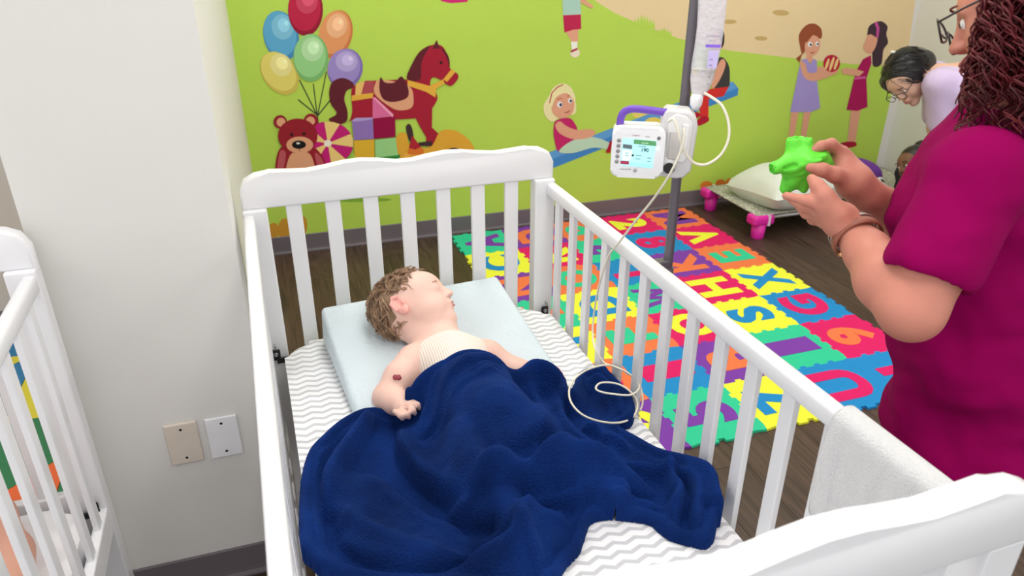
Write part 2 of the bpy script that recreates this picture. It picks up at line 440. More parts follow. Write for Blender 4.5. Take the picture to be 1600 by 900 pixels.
# balloons
def balloon(name, cx, cy, rx, ry, rot, col, dark, hi, base):
    sh = [(dark, ell(cx, cy, rx, ry, rot)), (col, ell(cx-rx*.06, cy-ry*.08, rx*.92, ry*.9, rot)), (hi, ell(cx+rx*.08, cy-ry*.35, rx*.62, ry*.5, rot)), (tuple(min(255, c+22) for c in hi), ell(cx+rx*.15, cy-ry*.42, rx*.34, ry*.28, rot)),
          (tuple(min(255, c+45) for c in hi), ell(cx+rx*.3, cy-ry*.5, rx*.13, ry*.1, rot))]
    figure(name, sh, base)
strs = [((58, 70, 50), line(z1([(282, 400), (372, 580)]), 1.8)), ((58, 70, 50), line(z1([(275, 500), (372, 578)]), 1.8)), ((58, 70, 50), line(z1([(352, 420), (372, 580)]), 1.6)), ((58, 70, 50), line(z1([(418, 360), (374, 580)]), 1.6)), ((58, 70, 50), line(z1([(440, 500), (374, 582)]), 1.8)), ((58, 70, 50), line(z1([(372, 570), (380, 660)]), 1.8))]
figure('balloon_strings', strs, 9)
def zb(x, y): return 380+x/3.215, y/3.215
for nm, x, y, rx, ry, rot, c, d, h, bs in [
    ('balloon', 190, 180, 88, 128, -14, (92, 168, 214), (70, 138, 190), (126, 190, 224), 16),
    ('balloon', 464, 172, 84, 124, 14, (226, 152, 100), (204, 122, 74), (236, 178, 136), 16),
    ('balloon', 313, 50, 88, 130, 0, (186, 30, 70), (146, 18, 50), (200, 66, 98), 23),
    ('balloon', 183, 368, 84, 120, -36, (226, 212, 112), (206, 188, 88), (232, 222, 150), 23),
    ('balloon', 512, 345, 88, 102, 16, (156, 138, 206), (128, 108, 182), (180, 164, 220), 23),
    ('balloon', 340, 290, 88, 120, 0, (150, 208, 140), (122, 184, 112), (180, 222, 172), 30)]:
    u, v = zb(x, y); balloon(nm, u, v, rx/3.215, ry/3.215, rot, c, d, h, bs)
# horse on wheels
MAR = (166, 26, 52); DMAR = (96, 28, 42); TAN = (226, 164, 128); YEL = (230, 176, 66)
horse = [
    (DMAR, z1(blob([(432, 460), (450, 410), (500, 392), (548, 412), (552, 440), (520, 455), (508, 500), (524, 560), (518, 610), (470, 625), (430, 600), (470, 570), (440, 520)]))),
    (MAR, z1(blob([(545, 450), (600, 410), (680, 405), (820, 400), (900, 420), (970, 470), (965, 520), (900, 585), (760, 600), (560, 600), (530, 620), (548, 560)]))),
    (MAR, z1([(860, 580), (950, 520), (948, 640), (990, 680), (960, 735), (916, 735), (920, 690), (890, 640)])),
    (MAR, z1(blob([(826, 400), (860, 320), (900, 250), (950, 226), (1000, 232), (1030, 290), (1040, 345), (1078, 372), (1076, 400), (1040, 432), (990, 400), (950, 390), (940, 430), (970, 470), (880, 460)]))),
    (DMAR, z1(blob([(822, 396), (850, 318), (890, 256), (940, 230), (915, 270), (895, 320), (888, 400)]))),
    (DMAR, z1([(948, 246), (972, 200), (988, 244)])),
    (DMAR, z1(blob([(990, 236), (1020, 262), (1036, 300), (1036, 340), (1022, 290)]))),
    ((40, 20, 24), [tuple(p) for p in ell(*zb(994, 315), 2.2, 2.6)]),
    (YEL, z1([(1005, 398), (1048, 345), (1066, 362), (1024, 412)])), (YEL, z1([(826, 402), (970, 440), (966, 490), (920, 462), (826, 430)])), (YEL, z1([(940, 430), (1005, 398), (1012, 420), (960, 450)])),
    ((176, 72, 84), z1([(600, 410), (660, 404), (650, 470), (592, 474)])), (YEL, z1([(545, 480), (655, 466), (650, 492), (545, 508)])), ((234, 190, 110), z1([(566, 420), (610, 408), (592, 476), (562, 480)])),
    (TAN, z1(blob([(660, 430), (690, 400), (830, 430), (856, 500), (840, 545), (770, 552), (700, 510), (660, 470)]))),
    (DMAR, z1(blob([(690, 388), (712, 414), (760, 414), (796, 384), (828, 440), (824, 490), (760, 512), (706, 500), (684, 450)]))),
]
figure('toy_horse', horse, 38)
car = [((226, 168, 56), z1(blob([(776, 680), (820, 672), (840, 730), (940, 738), (990, 660), (1060, 655), (1120, 690), (1160, 745), (1150, 800), (776, 800)]))),
       ((66, 44, 50), z1(blob([(818, 640), (834, 622), (850, 650), (858, 720), (832, 700)]))), ((66, 44, 50), z1([(880, 716), (950, 708), (950, 732), (880, 734)])),
       ((60, 52, 60), ell(*zb(1060, 800), 18, 18)), ((220, 220, 225), ell(*zb(1062, 802), 12, 12))]
figure('toy_car', car, 56)
cone = [((238, 176, 70), z1(blob([(812, 800), (820, 765), (870, 750), (920, 765), (930, 800)]))), ((222, 120, 44), z1(blob([(826, 770), (836, 740), (866, 728), (896, 740), (908, 768), (866, 778)]))), ((178, 34, 52), z1([(832, 744), (848, 680), (892, 738), (866, 752)]))]
figure('stacking_cone', cone, 63)
blocks = [((48, 140, 60), z1([(560, 800), (770, 770), (790, 780), (780, 812), (590, 830)])),
          ((222, 108, 160), z1([(650, 488), (756, 584), (650, 596)])), ((244, 160, 196), z1([(650, 488), (664, 490), (756, 576), (750, 590)])),
          ((146, 116, 190), z1([(546, 604), (650, 594), (656, 698), (556, 704)])), ((180, 160, 214), z1([(546, 604), (566, 592), (650, 590), (650, 600), (556, 612)])),
          ((148, 0, 66), z1([(652, 598), (764, 590), (766, 688), (656, 698)])), ((226, 180, 50), z1([(556, 706), (658, 700), (660, 794), (560, 802)])), ((156, 212, 140), z1([(662, 702), (766, 692), (778, 780), (664, 792)]))]
figure('toy_blocks', blocks, 67)
ballc = zb(425, 720)
beach = [((240, 206, 130), ell(*ballc, 40, 34))]
for k in range(5):
    a0 = math.radians(72*k+10); a1 = a0+math.radians(36)
    beach.append(((196, 28, 120), [ballc]+[(ballc[0]+40*math.cos(a0+(a1-a0)*j/6), ballc[1]+34*math.sin(a0+(a1-a0)*j/6)) for j in range(7)]))
beach.append(((245, 236, 224), ell(*ballc, 6, 5.5)))
figure('beach_ball', beach, 50)
figure('toy_pyramid', [((150, 196, 70), z1([(500, 830), (546, 764), (590, 828)])), ((176, 212, 96), z1([(546, 764), (560, 830), (590, 828)]))], 76)
BR = (150, 28, 44)
bear = [(BR, ell(*zb(186, 612), 10.5, 10.5)), (BR, ell(*zb(340, 606), 11, 11)), (TAN, ell(*zb(190, 614), 7, 7)), (TAN, ell(*zb(338, 608), 7, 7)),
        (BR, z1(blob([(190, 740), (300, 720), (380, 760), (420, 860), (380, 960), (170, 960), (160, 850)]))),
        ((190, 86, 96), z1(blob([(186, 760), (214, 770), (200, 850), (170, 860)]))), ((190, 86, 96), z1(blob([(360, 770), (390, 790), (412, 850), (380, 850)]))),
        (TAN, z1(blob([(236, 780), (300, 760), (345, 790), (356, 900), (220, 900)]))),
        (BR, ell(*zb(274, 682), 31, 27)), (TAN, ell(*zb(284, 728), 21, 13)), ((20, 16, 18), ell(*zb(280, 727), 11, 6.5)), ((226, 226, 226), ell(*zb(276, 720), 3, 1.6)),
        ((48, 14, 20), ell(*zb(243, 676), 2.6, 2.6)), ((48, 14, 20), ell(*zb(305, 672), 2.6, 2.6)), ((20, 16, 18), line(z1([(282, 745), (282, 760)]), .8))]
figure('teddy_bear_print', bear, 58)
figure('toy_corner', [((206, 40, 116), [(683, -6), (690, 2), (705, 5), (730, 3), (734, -8)])], 5)
figure('ball_print', [((150, 116, 190), ell(588, 301, 11, 7)), ((132, 178, 60), ell(560, 312, 52, 3.5))], 5)
SK = (226, 164, 136)
# boy at top
boy = [(SK, z2([(384, 150), (446, 140), (444, 205), (414, 205)])), ((240, 240, 232), z2([(410, 202), (442, 202), (440, 238), (414, 240)])), ((238, 226, 206), ell(*[a for a in z2([(430, 257)])[0]], 7.6, 6.8, -20)), ((170, 30, 60), z2([(408, 246), (440, 232), (444, 240), (410, 256)])),
       ((190, 34, 80), z2([(372, 72), (458, 68), (460, 140), (420, 144), (378, 158)])), ((172, 208, 196), z2([(366, -60), (450, -60), (460, 70), (372, 74)])),
       (SK, z2([(455, -20), (480, 0), (520, 30), (512, 42), (455, 10)]))]
boy += [(SK, ell(893, -40, 17, 20)), ((92, 60, 44), blob([(875, -46), (880, -62), (896, -66), (910, -58), (912, -42), (900, -52), (884, -50)])), ((50, 40, 50), ell(888, -40, 2, 2.6)), ((50, 40, 50), ell(900, -40, 2, 2.6))]
figure('boy_print', boy, 10)
# see-saw
BL = (66, 136, 206); BL2 = (96, 160, 220)
ss = [((232, 216, 110), ell(*z2([(765, 548)])[0], 19, 11)), (BL, z2([(270, 752), (1196, 398), (1222, 430), (1218, 462), (280, 832), (262, 800)])), (BL2, z2([(262, 756), (1190, 396), (1216, 428), (280, 786)])), ((232, 214, 100), ell(*z2([(812, 598)])[0], 14.5, 9.5))]
figure('seesaw_print', ss, 12)
gx = [((238, 228, 176), z2(blob([(300, 470), (330, 420), (380, 406), (420, 440), (436, 530), (420, 556), (370, 560), (320, 590), (285, 560), (278, 510)]))),
      (SK, z2(blob([(316, 490), (350, 430), (410, 450), (426, 510), (410, 556), (360, 574), (322, 550)]))),
      ((238, 228, 176), z2(blob([(306, 500), (320, 440), (372, 420), (424, 450), (428, 490), (390, 452), (340, 470), (316, 520)]))),
      ((180, 30, 60), line(z2([(306, 500), (318, 450), (345, 422), (372, 410)]), 1.6)),
      ((245, 245, 250), ell(*z2([(356, 507)])[0], 4, 4.6)), ((245, 245, 250), ell(*z2([(406, 488)])[0], 3.2, 4)), ((54, 66, 104), ell(*z2([(360, 508)])[0], 2.2, 2.8)), ((54, 66, 104), ell(*z2([(409, 489)])[0], 1.8, 2.4)),
      ((150, 40, 50), line(z2([(380, 546), (395, 544), (404, 536)]), 1.4)), ((180, 100, 70), line(z2([(342, 482), (358, 476), (368, 478)]), 1.2)), ((180, 100, 70), line(z2([(392, 468), (404, 462)]), 1.2)),
      ((196, 36, 104), z2(blob([(326, 620), (340, 584), (400, 572), (430, 600), (442, 640), (420, 690), (352, 734), (330, 680)]))),
      ((190, 220, 196), z2(blob([(352, 734), (420, 680), (520, 665), (610, 700), (600, 726), (520, 716), (420, 742)]))),
      (SK, z2(blob([(334, 610), (356, 588), (390, 612), (440, 630), (500, 626), (528, 640), (510, 664), (430, 676), (360, 650)]))),
      ((176, 24, 50), z2([(578, 740), (600, 684), (616, 676), (600, 742)]))]
figure('girl_on_seesaw_print', gx, 18)
bx = [((50, 36, 42), z2(blob([(1110, 180), (1130, 140), (1152, 160), (1152, 210), (1136, 236), (1112, 230)]))), (SK, z2([(1100, 160), (1128, 150), (1140, 236), (1120, 260), (1098, 240)])),
      ((62, 60, 60), z2(blob([(1112, 300), (1144, 278), (1176, 320), (1180, 390), (1170, 424), (1106, 430)]))), (SK, z2(blob([(1120, 320), (1144, 286), (1160, 310), (1140, 370), (1106, 424), (1090, 410)]))),
      ((214, 48, 46), z2([(1030, 440), (1110, 428), (1176, 420), (1150, 466), (1078, 480), (1076, 566), (1036, 566), (1032, 470)])),
      ((176, 22, 50), z2(blob([(986, 560), (1010, 544), (1032, 548), (1034, 566), (1000, 576)]))), ((176, 22, 50), z2(blob([(1014, 600), (1040, 566), (1074, 566), (1076, 588), (1030, 610)])))]
figure('boy_on_seesaw_print', bx, 18)
g1 = [((150, 78, 50), z3(blob([(200, 120), (226, 88), (256, 84), (278, 104), (276, 136), (240, 130), (214, 190), (202, 160)]))), ((150, 78, 50), z3([(212, 186), (200, 220), (188, 206)])),
      (SK, z3(blob([(222, 150), (248, 124), (272, 140), (268, 180), (240, 200), (222, 184)]))), ((150, 78, 50), z3([(214, 140), (240, 104), (276, 116), (276, 132), (248, 122), (226, 150)])),
      ((245, 245, 250), ell(*z3([(238, 156)])[0], 3.4, 4)), ((245, 245, 250), ell(*z3([(263, 154)])[0], 2.8, 3.6)), ((50, 40, 50), ell(*z3([(240, 157)])[0], 1.8, 2.2)), ((50, 40, 50), ell(*z3([(265, 155)])[0], 1.5, 2)), ((170, 40, 50), line(z3([(238, 184), (246, 187), (253, 182)]), 1.3)),
      (SK, z3([(226, 196), (246, 196), (248, 220), (224, 220)])), (SK, z3([(172, 392), (198, 392), (174, 522), (158, 524)])), (SK, z3([(216, 388), (242, 388), (222, 488), (204, 490)])), ((60, 40, 48), z3([(152, 520), (176, 524), (176, 536), (154, 534)])), ((60, 40, 48), z3([(200, 490), (222, 486), (212, 498)])),
      ((166, 150, 214), z3([(206, 210), (226, 206), (238, 226), (250, 206), (262, 214), (262, 280), (274, 380), (240, 394), (168, 394)])),
      (SK, z3(blob([(204, 212), (222, 226), (236, 256), (300, 246), (332, 244), (330, 258), (260, 284), (222, 276), (206, 244)])))
      , (SK, z3([(262, 234), (292, 236), (292, 250), (262, 252)]))]
figure('girl_with_ball_print', g1, 14)
bc = z3([(314, 223)])[0]
rb = [((186, 24, 58), ell(*bc, 13, 13.5))]
for k in (-7, 0, 7): rb.append(((242, 206, 140), ell(bc[0]+k, bc[1]+1, 2.2, 12-abs(k)*.35, 18)))
figure('striped_ball_print', rb, 32)
g2 = [((66, 46, 58), z3(blob([(440, 130), (446, 92), (484, 74), (510, 92), (506, 120), (512, 150), (496, 176), (488, 226), (460, 232), (456, 180), (450, 150)]))),
      (SK, z3(blob([(430, 150), (446, 118), (474, 124), (470, 160), (452, 188), (430, 180), (424, 166)]))), ((66, 46, 58), z3([(438, 124), (448, 92), (474, 84), (474, 134), (452, 120)])), ((200, 80, 160), z3([(464, 80), (474, 76), (482, 100), (478, 132), (470, 130), (472, 100)])),
      (SK, z3([(382, 386), (416, 384), (396, 504), (368, 504)])), ((170, 24, 52), z3(blob([(342, 506), (370, 498), (398, 500), (398, 514), (360, 520)]))),
      ((172, 12, 90), z3([(424, 208), (452, 194), (454, 222), (436, 276), (440, 376), (404, 390), (366, 386), (392, 278), (400, 250)])), ((214, 90, 160), z3([(394, 272), (434, 268), (434, 276), (394, 280)])),
      (SK, z3([(346, 244), (370, 238), (410, 246), (428, 252), (410, 268), (352, 260)]))]
figure('girl_in_magenta_dress_print', g2, 14)
# ================================================================== alphabet foam mat
TS = .305; MX, MY, MA = 2.4455, 3.889, .004
FO = {'o': (238, 122, 76), 'r': (222, 30, 106), 'y': (238, 240, 66), 'b': (34, 138, 206), 'g': (52, 202, 156), 'p': (126, 62, 170)}
FM = {k: mat('foam_'+k, v, .75, .02, 60, .12, 900, spec=.2) for k, v in FO.items()}
amat = thing('alphabet_foam_mat', 'interlocking alphabet foam mat of bright square tiles on the floor', 'play mat', (MX, MY, 0), MA)
GRID = [  # rows from the wall toward the viewer, columns from the right edge leftward: (tile, letter colour, letter)
    ['opM', 'ry2', 'ogP', 'poD', 'gpA'],
    ['ryV', 'br8', 'gp3', 'ryR', 'ybC'],
    ['ogE', 'poK', 'brL', 'ogO', 'poN'],
    ['ybX', 'ryH', 'gpW', 'ybD', 'goT'],
    ['brG', 'ybS', 'ryO', 'ogF', 'yb4'],
    ['ro6', 'gpI', 'poB', 'br1', 'org'],
    ['brJ', 'brU', 'yb7', 'gp5', 'pyQ']]
def jig(A, B, amp, phase):
    A = np.array(A, float); B = np.array(B, float); d = B-A; L = np.linalg.norm(d); t = d/L; n = np.array([-t[1], t[0]]); out = [A]
    K = 9; w = L/K
    for k in range(1, K-1):
        off = amp if (k+phase) % 2 else -amp
        fl = .0035 if off > 0 else -.0035
        a = A+t*(w*k-fl); b = A+t*(w*(k+1)+fl); out += [a+n*off, b+n*off]
    return out
def gpt(r, c): return (-c*TS, -r*TS)
def tile_outline(r, c):
    P = []
    e1 = jig(gpt(r, c), gpt(r, c+1), .0075, r % 2); e2 = jig(gpt(r, c+1), gpt(r+1, c+1), .0075, c % 2)
    e3 = jig(gpt(r+1, c), gpt(r+1, c+1), .0075, (r+1) % 2)+[np.array(gpt(r+1, c+1))]; e4 = jig(gpt(r, c), gpt(r+1, c), .0075, (c+1) % 2)+[np.array(gpt(r+1, c))]
    return e1+e2+e3[::-1][:-1]+e4[::-1][:-1]
LCACHE = {}
for r, row in enumerate(GRID):
    for c, code in enumerate(row):
        cx, cy = -(c+.5)*TS, -(r+.5)*TS
        pts = [(p[0]-cx, p[1]-cy) for p in tile_outline(r, c)]
        t = prism('tile', pts, lambda x, y, d: (x, y, d), .0002, .0105, FM[code[0]], amat, .0008, 1)
        t.location = (cx, cy, 0)
        ch = code[2]
        if ch not in LCACHE:
            V, F = text_geo(ch, .27, .013, .0012, 4)
            h = V[:, 1].max()-V[:, 1].min(); w_ = V[:, 0].max()-V[:, 0].min()
            V[:, 1] *= .215/h; V[:, 0] *= min(.2, w_*1.05)/w_ if ch not in 'I1' else .11/w_
            me = bpy.data.meshes.new('letter'); me.from_pydata(V.tolist(), [], F); LCACHE[ch] = me
        me = LCACHE[ch].copy(); me.materials.append(FM[code[1]])
        o = link(bpy.data.objects.new('letter', me), t); o.location = (0, 0, .0108); o.rotation_euler = (0, 0, math.radians(-90 if ch in '628' else 90))

# ------------------------------------------------------------------ play mat of squares and triangles in the recess
pmat = thing('geometric_play_mat', 'play mat of blue, yellow, green and orange squares and triangles behind the left crib', 'play mat', (-.53, 3.40, 0))
PC = {'b': (48, 130, 178), 'y': (236, 222, 66), 'g': (52, 132, 84), 'o': (246, 112, 58), 'r': (206, 54, 60), 'd': (70, 74, 80)}
PMM = {k: mat('vinyl_'+k, v, .45, .02, 20, spec=.4) for k, v in PC.items()}
PG = [['r', 'b', 'b', 'y'], ['b', 'y', 'yb', 'o'], ['y', 'y', 'g', 'b'], ['y', 'g', 'go', 'r'], ['g', 'go', 'o', 'y'], ['o', 'g', 'b', 'g'], ['g', 'og', 'y', 'o']]
for r, row in enumerate(PG):
    for c, code in enumerate(row):
        x1, x0, y1, y0 = -c*.255-.001, -(c+1)*.255+.001, -r*.255-.001, -(r+1)*.255+.001
        if len(code) == 1: box('square', x0, x1, y0, y1, .001, .012, PMM[code], pmat, .001, 1)
        else:
            prism('triangle', [(x0, y1), (x0, y0), (x1-.002, y1)], lambda x, y, d: (x, y, d), .001, .012, PMM[code[0]], pmat)
            prism('triangle', [(x1, y0), (x1, y1-.001), (x0+.002, y0)], lambda x, y, d: (x, y, d), .001, .012, PMM[code[1]], pmat)

# ================================================================== cribs
m_crib = mat('white_lacquer', (238, 238, 241), .32, .008, 6, spec=.5, coat=.15)
m_steel = mat('bolt_steel', (170, 170, 175), .3, metal=.9); m_black = mat('black_metal', (28, 28, 30), .45)
CW, CL, BZ = .82, 1.462, .987
def bolt(parent, p, nrm, r=.006):
    n = np.array(nrm, float); n /= np.linalg.norm(n); a = np.cross(n, [0, 0, 1.]) if abs(n[2]) < .9 else np.cross(n, [0, 1., 0]); a /= np.linalg.norm(a); b = np.cross(n, a)
    return lathe('bolt', [(r, -.002), (r, .002), (r*.8, .0035), (r*.45, .0036), (r*.45, .0012)], m_steel, parent, 16, p, np.stack([a, b, n], 1))
def crib(label, loc, rz, bracket_z, holes):
    t = thing('crib', label, 'crib', loc, rz)
    prof = [(-CW, BZ), (-CW, 1.035), (-.806, 1.062), (-.78, 1.075), (-.745, 1.078), (-.70, 1.0745), (-.655, 1.072), (-.61, 1.077), (-.565, 1.084), (-.52, 1.086), (-.475, 1.081), (-.43, 1.0735), (-.39, 1.0735),
            (-.345, 1.081), (-.30, 1.086), (-.255, 1.084), (-.21, 1.077), (-.165, 1.072), (-.12, 1.0745), (-.075, 1.078), (-.04, 1.075), (-.014, 1.062), (0, 1.035), (0, BZ)]
    for nm, y0, y1 in (('headboard', -.034, 0.0), ('footboard', -CL, -CL+.034)):
        o = prism(nm, prof, lambda x, y, d: (x, d, y), y0, y1, m_crib, t, .008, 3); autosmooth(o)
    for yy in (-.02, -CL+.02):
        for i in range(7):
            x = -.698+.0963*i
            box('end_slat', x-.019, x+.019, yy-.007, yy+.007, .41, BZ+.01, m_crib, t, .0025)
        box('end_rail', -CW+.04, -.04, yy-.012, yy+.012, .35, .415, m_crib, t, .004)
    for x0, x1 in ((-CW, -CW+.058), (-.058, 0.)):
        for y0, y1 in ((-.05, 0.), (-CL, -CL+.05)):
            box('post', x0, x1, y0+.003, y1-.003, .0, BZ+.002, m_crib, t, .004)
    for s, xc in ((1, -.013), (-1, -CW+.013)):
        o = box('side_rail', xc-.0135, xc+.0135, -CL+.046, -.046, .944, .981, m_crib, t, .008, 3); autosmooth(o)
        box('lower_rail', xc-.012, xc+.012, -CL+.046, -.046, .30, .37, m_crib, t, .004)
        ys = [-.110-.0966*i for i in range(13)]+[-1.375]
        for y in ys: box('side_slat', xc-.0065, xc+.0065, y-.015, y+.015, .36, .95, m_crib, t, .002)
        bolt(t, (xc-s*.013, -.066, bracket_z+.03), (-s, 0, 0)); 
    # mattress support and brackets
    box('mattress_support', -CW+.06, -.06, -CL+.06, -.06, bracket_z-.15, bracket_z-.135, m_crib, t, .002)
    for x, sx in ((-.026, -1), (-CW+.026, 1)):
        for y, sy in ((-.052, -1), (-CL+.052, 1)):
            b = bmesh.new(); box_bm(x-.011, x+.011, min(y, y+sy*.006), max(y, y+sy*.006), bracket_z-.02, bracket_z+.014, .003, 1, b)
            box_bm(min(x, x+sx*.06), max(x, x+sx*.06), min(y, y+sy*.006), max(y, y+sy*.006), bracket_z-.03, bracket_z-.012, .002, 1, b)
            k = bm_obj('bracket', b, m_black, t); bolt(k, (x, y+sy*.007, bracket_z), (0, sy, 0), .006)
            for j in range(holes): bolt(t, (x, y+sy*-.002, bracket_z+.055*(j+1)), (0, sy, 0), .0045)
            bolt(t, (x, -CL-.0005 if sy > 0 else -.0005, .86), (0, -sy, 0), .006) if sy < 0 else bolt(t, (x-.004, -CL+.0025, .90), (0, -1, 0), .0075)
    return t
crib1 = crib('white wooden crib in the centre with a sleeping child in it', tuple(CRO), CRA, .59, 0)
CR2 = (-.484, 1.636, 0)
crib2 = crib('white wooden crib cut off by the left edge of the picture', CR2, CRA, .385, 3)

def chevron():
    m = bpy.data.materials.new('chevron_sheet'); m.use_nodes = True; nt = m.node_tree; b = nt.nodes['Principled BSDF']
    tc = nt.nodes.new('ShaderNodeTexCoord'); nz = nt.nodes.new('ShaderNodeTexNoise'); nz.inputs['Scale'].default_value = 5
    mx = nt.nodes.new('ShaderNodeMixRGB'); mx.blend_type = 'LINEAR_LIGHT'; mx.inputs[0].default_value = .008
    nt.links.new(tc.outputs['Object'], nz.inputs['Vector']); nt.links.new(tc.outputs['Object'], mx.inputs[1]); nt.links.new(nz.outputs['Color'], mx.inputs[2])
    sp = nt.nodes.new('ShaderNodeSeparateXYZ'); nt.links.new(mx.outputs[0], sp.inputs[0])
    def M(op, a, b_=None):
        n = nt.nodes.new('ShaderNodeMath'); n.operation = op
        for i, x in enumerate((a, b_)):
            if x is None: continue
            if isinstance(x, (int, float)): n.inputs[i].default_value = x
            else: nt.links.new(x, n.inputs[i])
        return n.outputs[0]
    tri = M('PINGPONG', sp.outputs[0], .0215)
    v = M('ADD', sp.outputs[1], M('MULTIPLY', tri, .42))
    v = M('ADD', v, M('MULTIPLY', sp.outputs[2], .8))
    fr = M('FRACT', M('DIVIDE', v, .0235))
    st = nt.nodes.new('ShaderNodeMapRange'); st.interpolation_type = 'SMOOTHSTEP'; st.inputs[1].default_value = .16; st.inputs[2].default_value = .23
    nt.links.new(M('ABSOLUTE', M('SUBTRACT', fr, .5)), st.inputs[0])
    cm = nt.nodes.new('ShaderNodeMixRGB'); cm.inputs[1].default_value = (*lin((198, 198, 203)), 1); cm.inputs[2].default_value = (*lin((240, 240, 243)), 1)
    nt.links.new(st.outputs[0], cm.inputs[0]); nt.links.new(cm.outputs[0], b.inputs['Base Color']); b.inputs['Roughness'].default_value = .85
    b.inputs['Sheen Weight'].default_value = .15
    n2 = nt.nodes.new('ShaderNodeTexNoise'); n2.inputs['Scale'].default_value = 9; nt.links.new(tc.outputs['Object'], n2.inputs['Vector'])
    bp = nt.nodes.new('ShaderNodeBump'); bp.inputs['Strength'].default_value = .25; bp.inputs['Distance'].default_value = .02; nt.links.new(n2.outputs[0], bp.inputs['Height']); nt.links.new(bp.outputs[0], b.inputs['Normal'])
    return m
def rrect(x0, x1, y0, y1, r, n=7):
    P = []
    for cx, cy, a0 in ((x1-r, y1-r, 0), (x0+r, y1-r, 90), (x0+r, y0+r, 180), (x1-r, y0+r, 270)):
        for k in range(n): a = math.radians(a0+90*k/(n-1)); P.append((cx+r*math.cos(a), cy+r*math.sin(a)))
    return P
MZ = .612
def mattress(name, label, root, z1, m, th=.12):
    o = prism(name, rrect(-CW+.046, -.034, -CL+.052, -.052, .07), lambda x, y, d: (x, y, d), 0, th, m, None, .028, 5, True)
    o.location = (root.location[0], root.location[1], z1-th); o.rotation_euler = (0, 0, CRA)
    autosmooth(o, 50); return tag(o, label, 'mattress')
mattress('crib_mattress', 'crib mattress in a white sheet with grey chevron stripes under the sleeping child', crib1, MZ, chevron())
mattress('crib_mattress', 'plain white mattress in the crib at the left edge', crib2, .40, mat('white_sheet', (240, 240, 243), .85, .01, 20, .1, 60))

# ------------------------------------------------------------------ wedge pillow
def quilt():
    m = mat('pale_blue_quilt', (208, 220, 227), .85, .012, 10, sheen=.1)
    nt = m.node_tree; b = nt.nodes['Principled BSDF']; v = nt.nodes.new('ShaderNodeTexVoronoi'); v.inputs['Scale'].default_value = 70
    tc = nt.nodes['Texture Coordinate']; nt.links.new(tc.outputs['Object'], v.inputs['Vector'])
    bp = nt.nodes.new('ShaderNodeBump'); bp.inputs['Strength'].default_value = .3; bp.inputs['Distance'].default_value = .006; bp.invert = True
    nt.links.new(v.outputs['Distance'], bp.inputs['Height']); nt.links.new(bp.outputs[0], b.inputs['Normal']); return m
WA = .075; WB = np.array([-.672, -.07])     # back left corner in the crib frame
WW, WL, WH0, WH1 = .505, .43, .112, .018
def wedge_z(xc, yc):
    """height of the wedge top above the floor at crib coordinates, or None"""
    dx, dy = xc-WB[0], yc-WB[1]; x = dx*math.cos(WA)+dy*math.sin(WA); y = -dx*math.sin(WA)+dy*math.cos(WA)
    ins = (x > 0) & (x < WW) & (y < 0) & (y > -WL)
    return np.where(ins, MZ+WH0+(WH1-WH0)*np.clip(-y/WL, 0, 1), MZ)
def wedge():
    b = bmesh.new(); n = 14; V = {}
    P = [(0, 0), (WW, 0), (WW, -WL), (0, -WL)]
    lo = [b.verts.new((x, y, .001)) for x, y in P]; hi = [b.verts.new((x*.985+.004, y+(-.012 if y == 0 else .0), WH0 if y == 0 else WH1)) for x, y in P]
    b.faces.new(lo[::-1]); b.faces.new(hi)
    for i in range(4): b.faces.new((lo[i], lo[(i+1) % 4], hi[(i+1) % 4], hi[i]))
    bmesh.ops.recalc_face_normals(b, faces=b.faces)
    bmesh.ops.bevel(b, geom=[e for e in b.edges], offset=.014, segments=4, profile=.55, affect='EDGES')
    o = bm_obj('wedge_pillow', b, quilt(), None, True); autosmooth(o, 60)
    w = c2w(WB[0], WB[1], MZ); o.location = tuple(w); o.rotation_euler = (0, 0, CRA+WA)
    return tag(o, 'pale blue quilted wedge pillow under the sleeping child', 'pillow')
wedge()

# ------------------------------------------------------------------ towel over the right crib rail
def towel():
    xc, hw = -.013, .020; zt = .986
    prof = []
    zi, zo = .806, .83
    for z in np.linspace(zi, zt-.01, 14): prof.append((xc-hw, z))
    for a in np.linspace(180, 0, 9)[1:-1]: prof.append((xc+hw*math.cos(math.radians(a)), zt-.01+.016*math.sin(math.radians(a))))
    for z in np.linspace(zt-.01, zo, 10): prof.append((xc+hw, z))
    ny = 40; ys = np.linspace(-1.180, -1.362, ny); V = []; F = []; npf = len(prof)
    for j, y in enumerate(ys):
        t = j/(ny-1)
        for i, (x, z) in enumerate(prof):
            k = max(0, (zt-z)/.18)
            w = .007*k*math.sin(t*9+1.2)+.004*k*math.sin(t*21)
            side = -1 if i < npf/2 else 1
            zz = z
            if i == 0 or i < 13:      # slanted, wavy inner hem
                drop = .045*(t-.35)*0
                zz = zt-.01-(zt-.01-z)*(1+.06*math.sin(t*5)-.0)
            V.append(tuple(c2w(x+side*(abs(w)+.001), y+.004*math.sin(z*30+t), zz)))
    for j in range(ny-1):
        for i in range(npf-1): a = j*npf+i; F.append((a, a+1, a+npf+1, a+npf))
    o = mesh_obj('hand_towel', V, F, mat('terry_white', (251, 251, 253), .95, .015, 150, .8, 420, sheen=.3))
    so = o.modifiers.new('thick', 'SOLIDIFY'); so.thickness = .006; so.offset = 1
    return tag(o, 'white terry towel draped over the side rail near the footboard', 'towel')
towel()

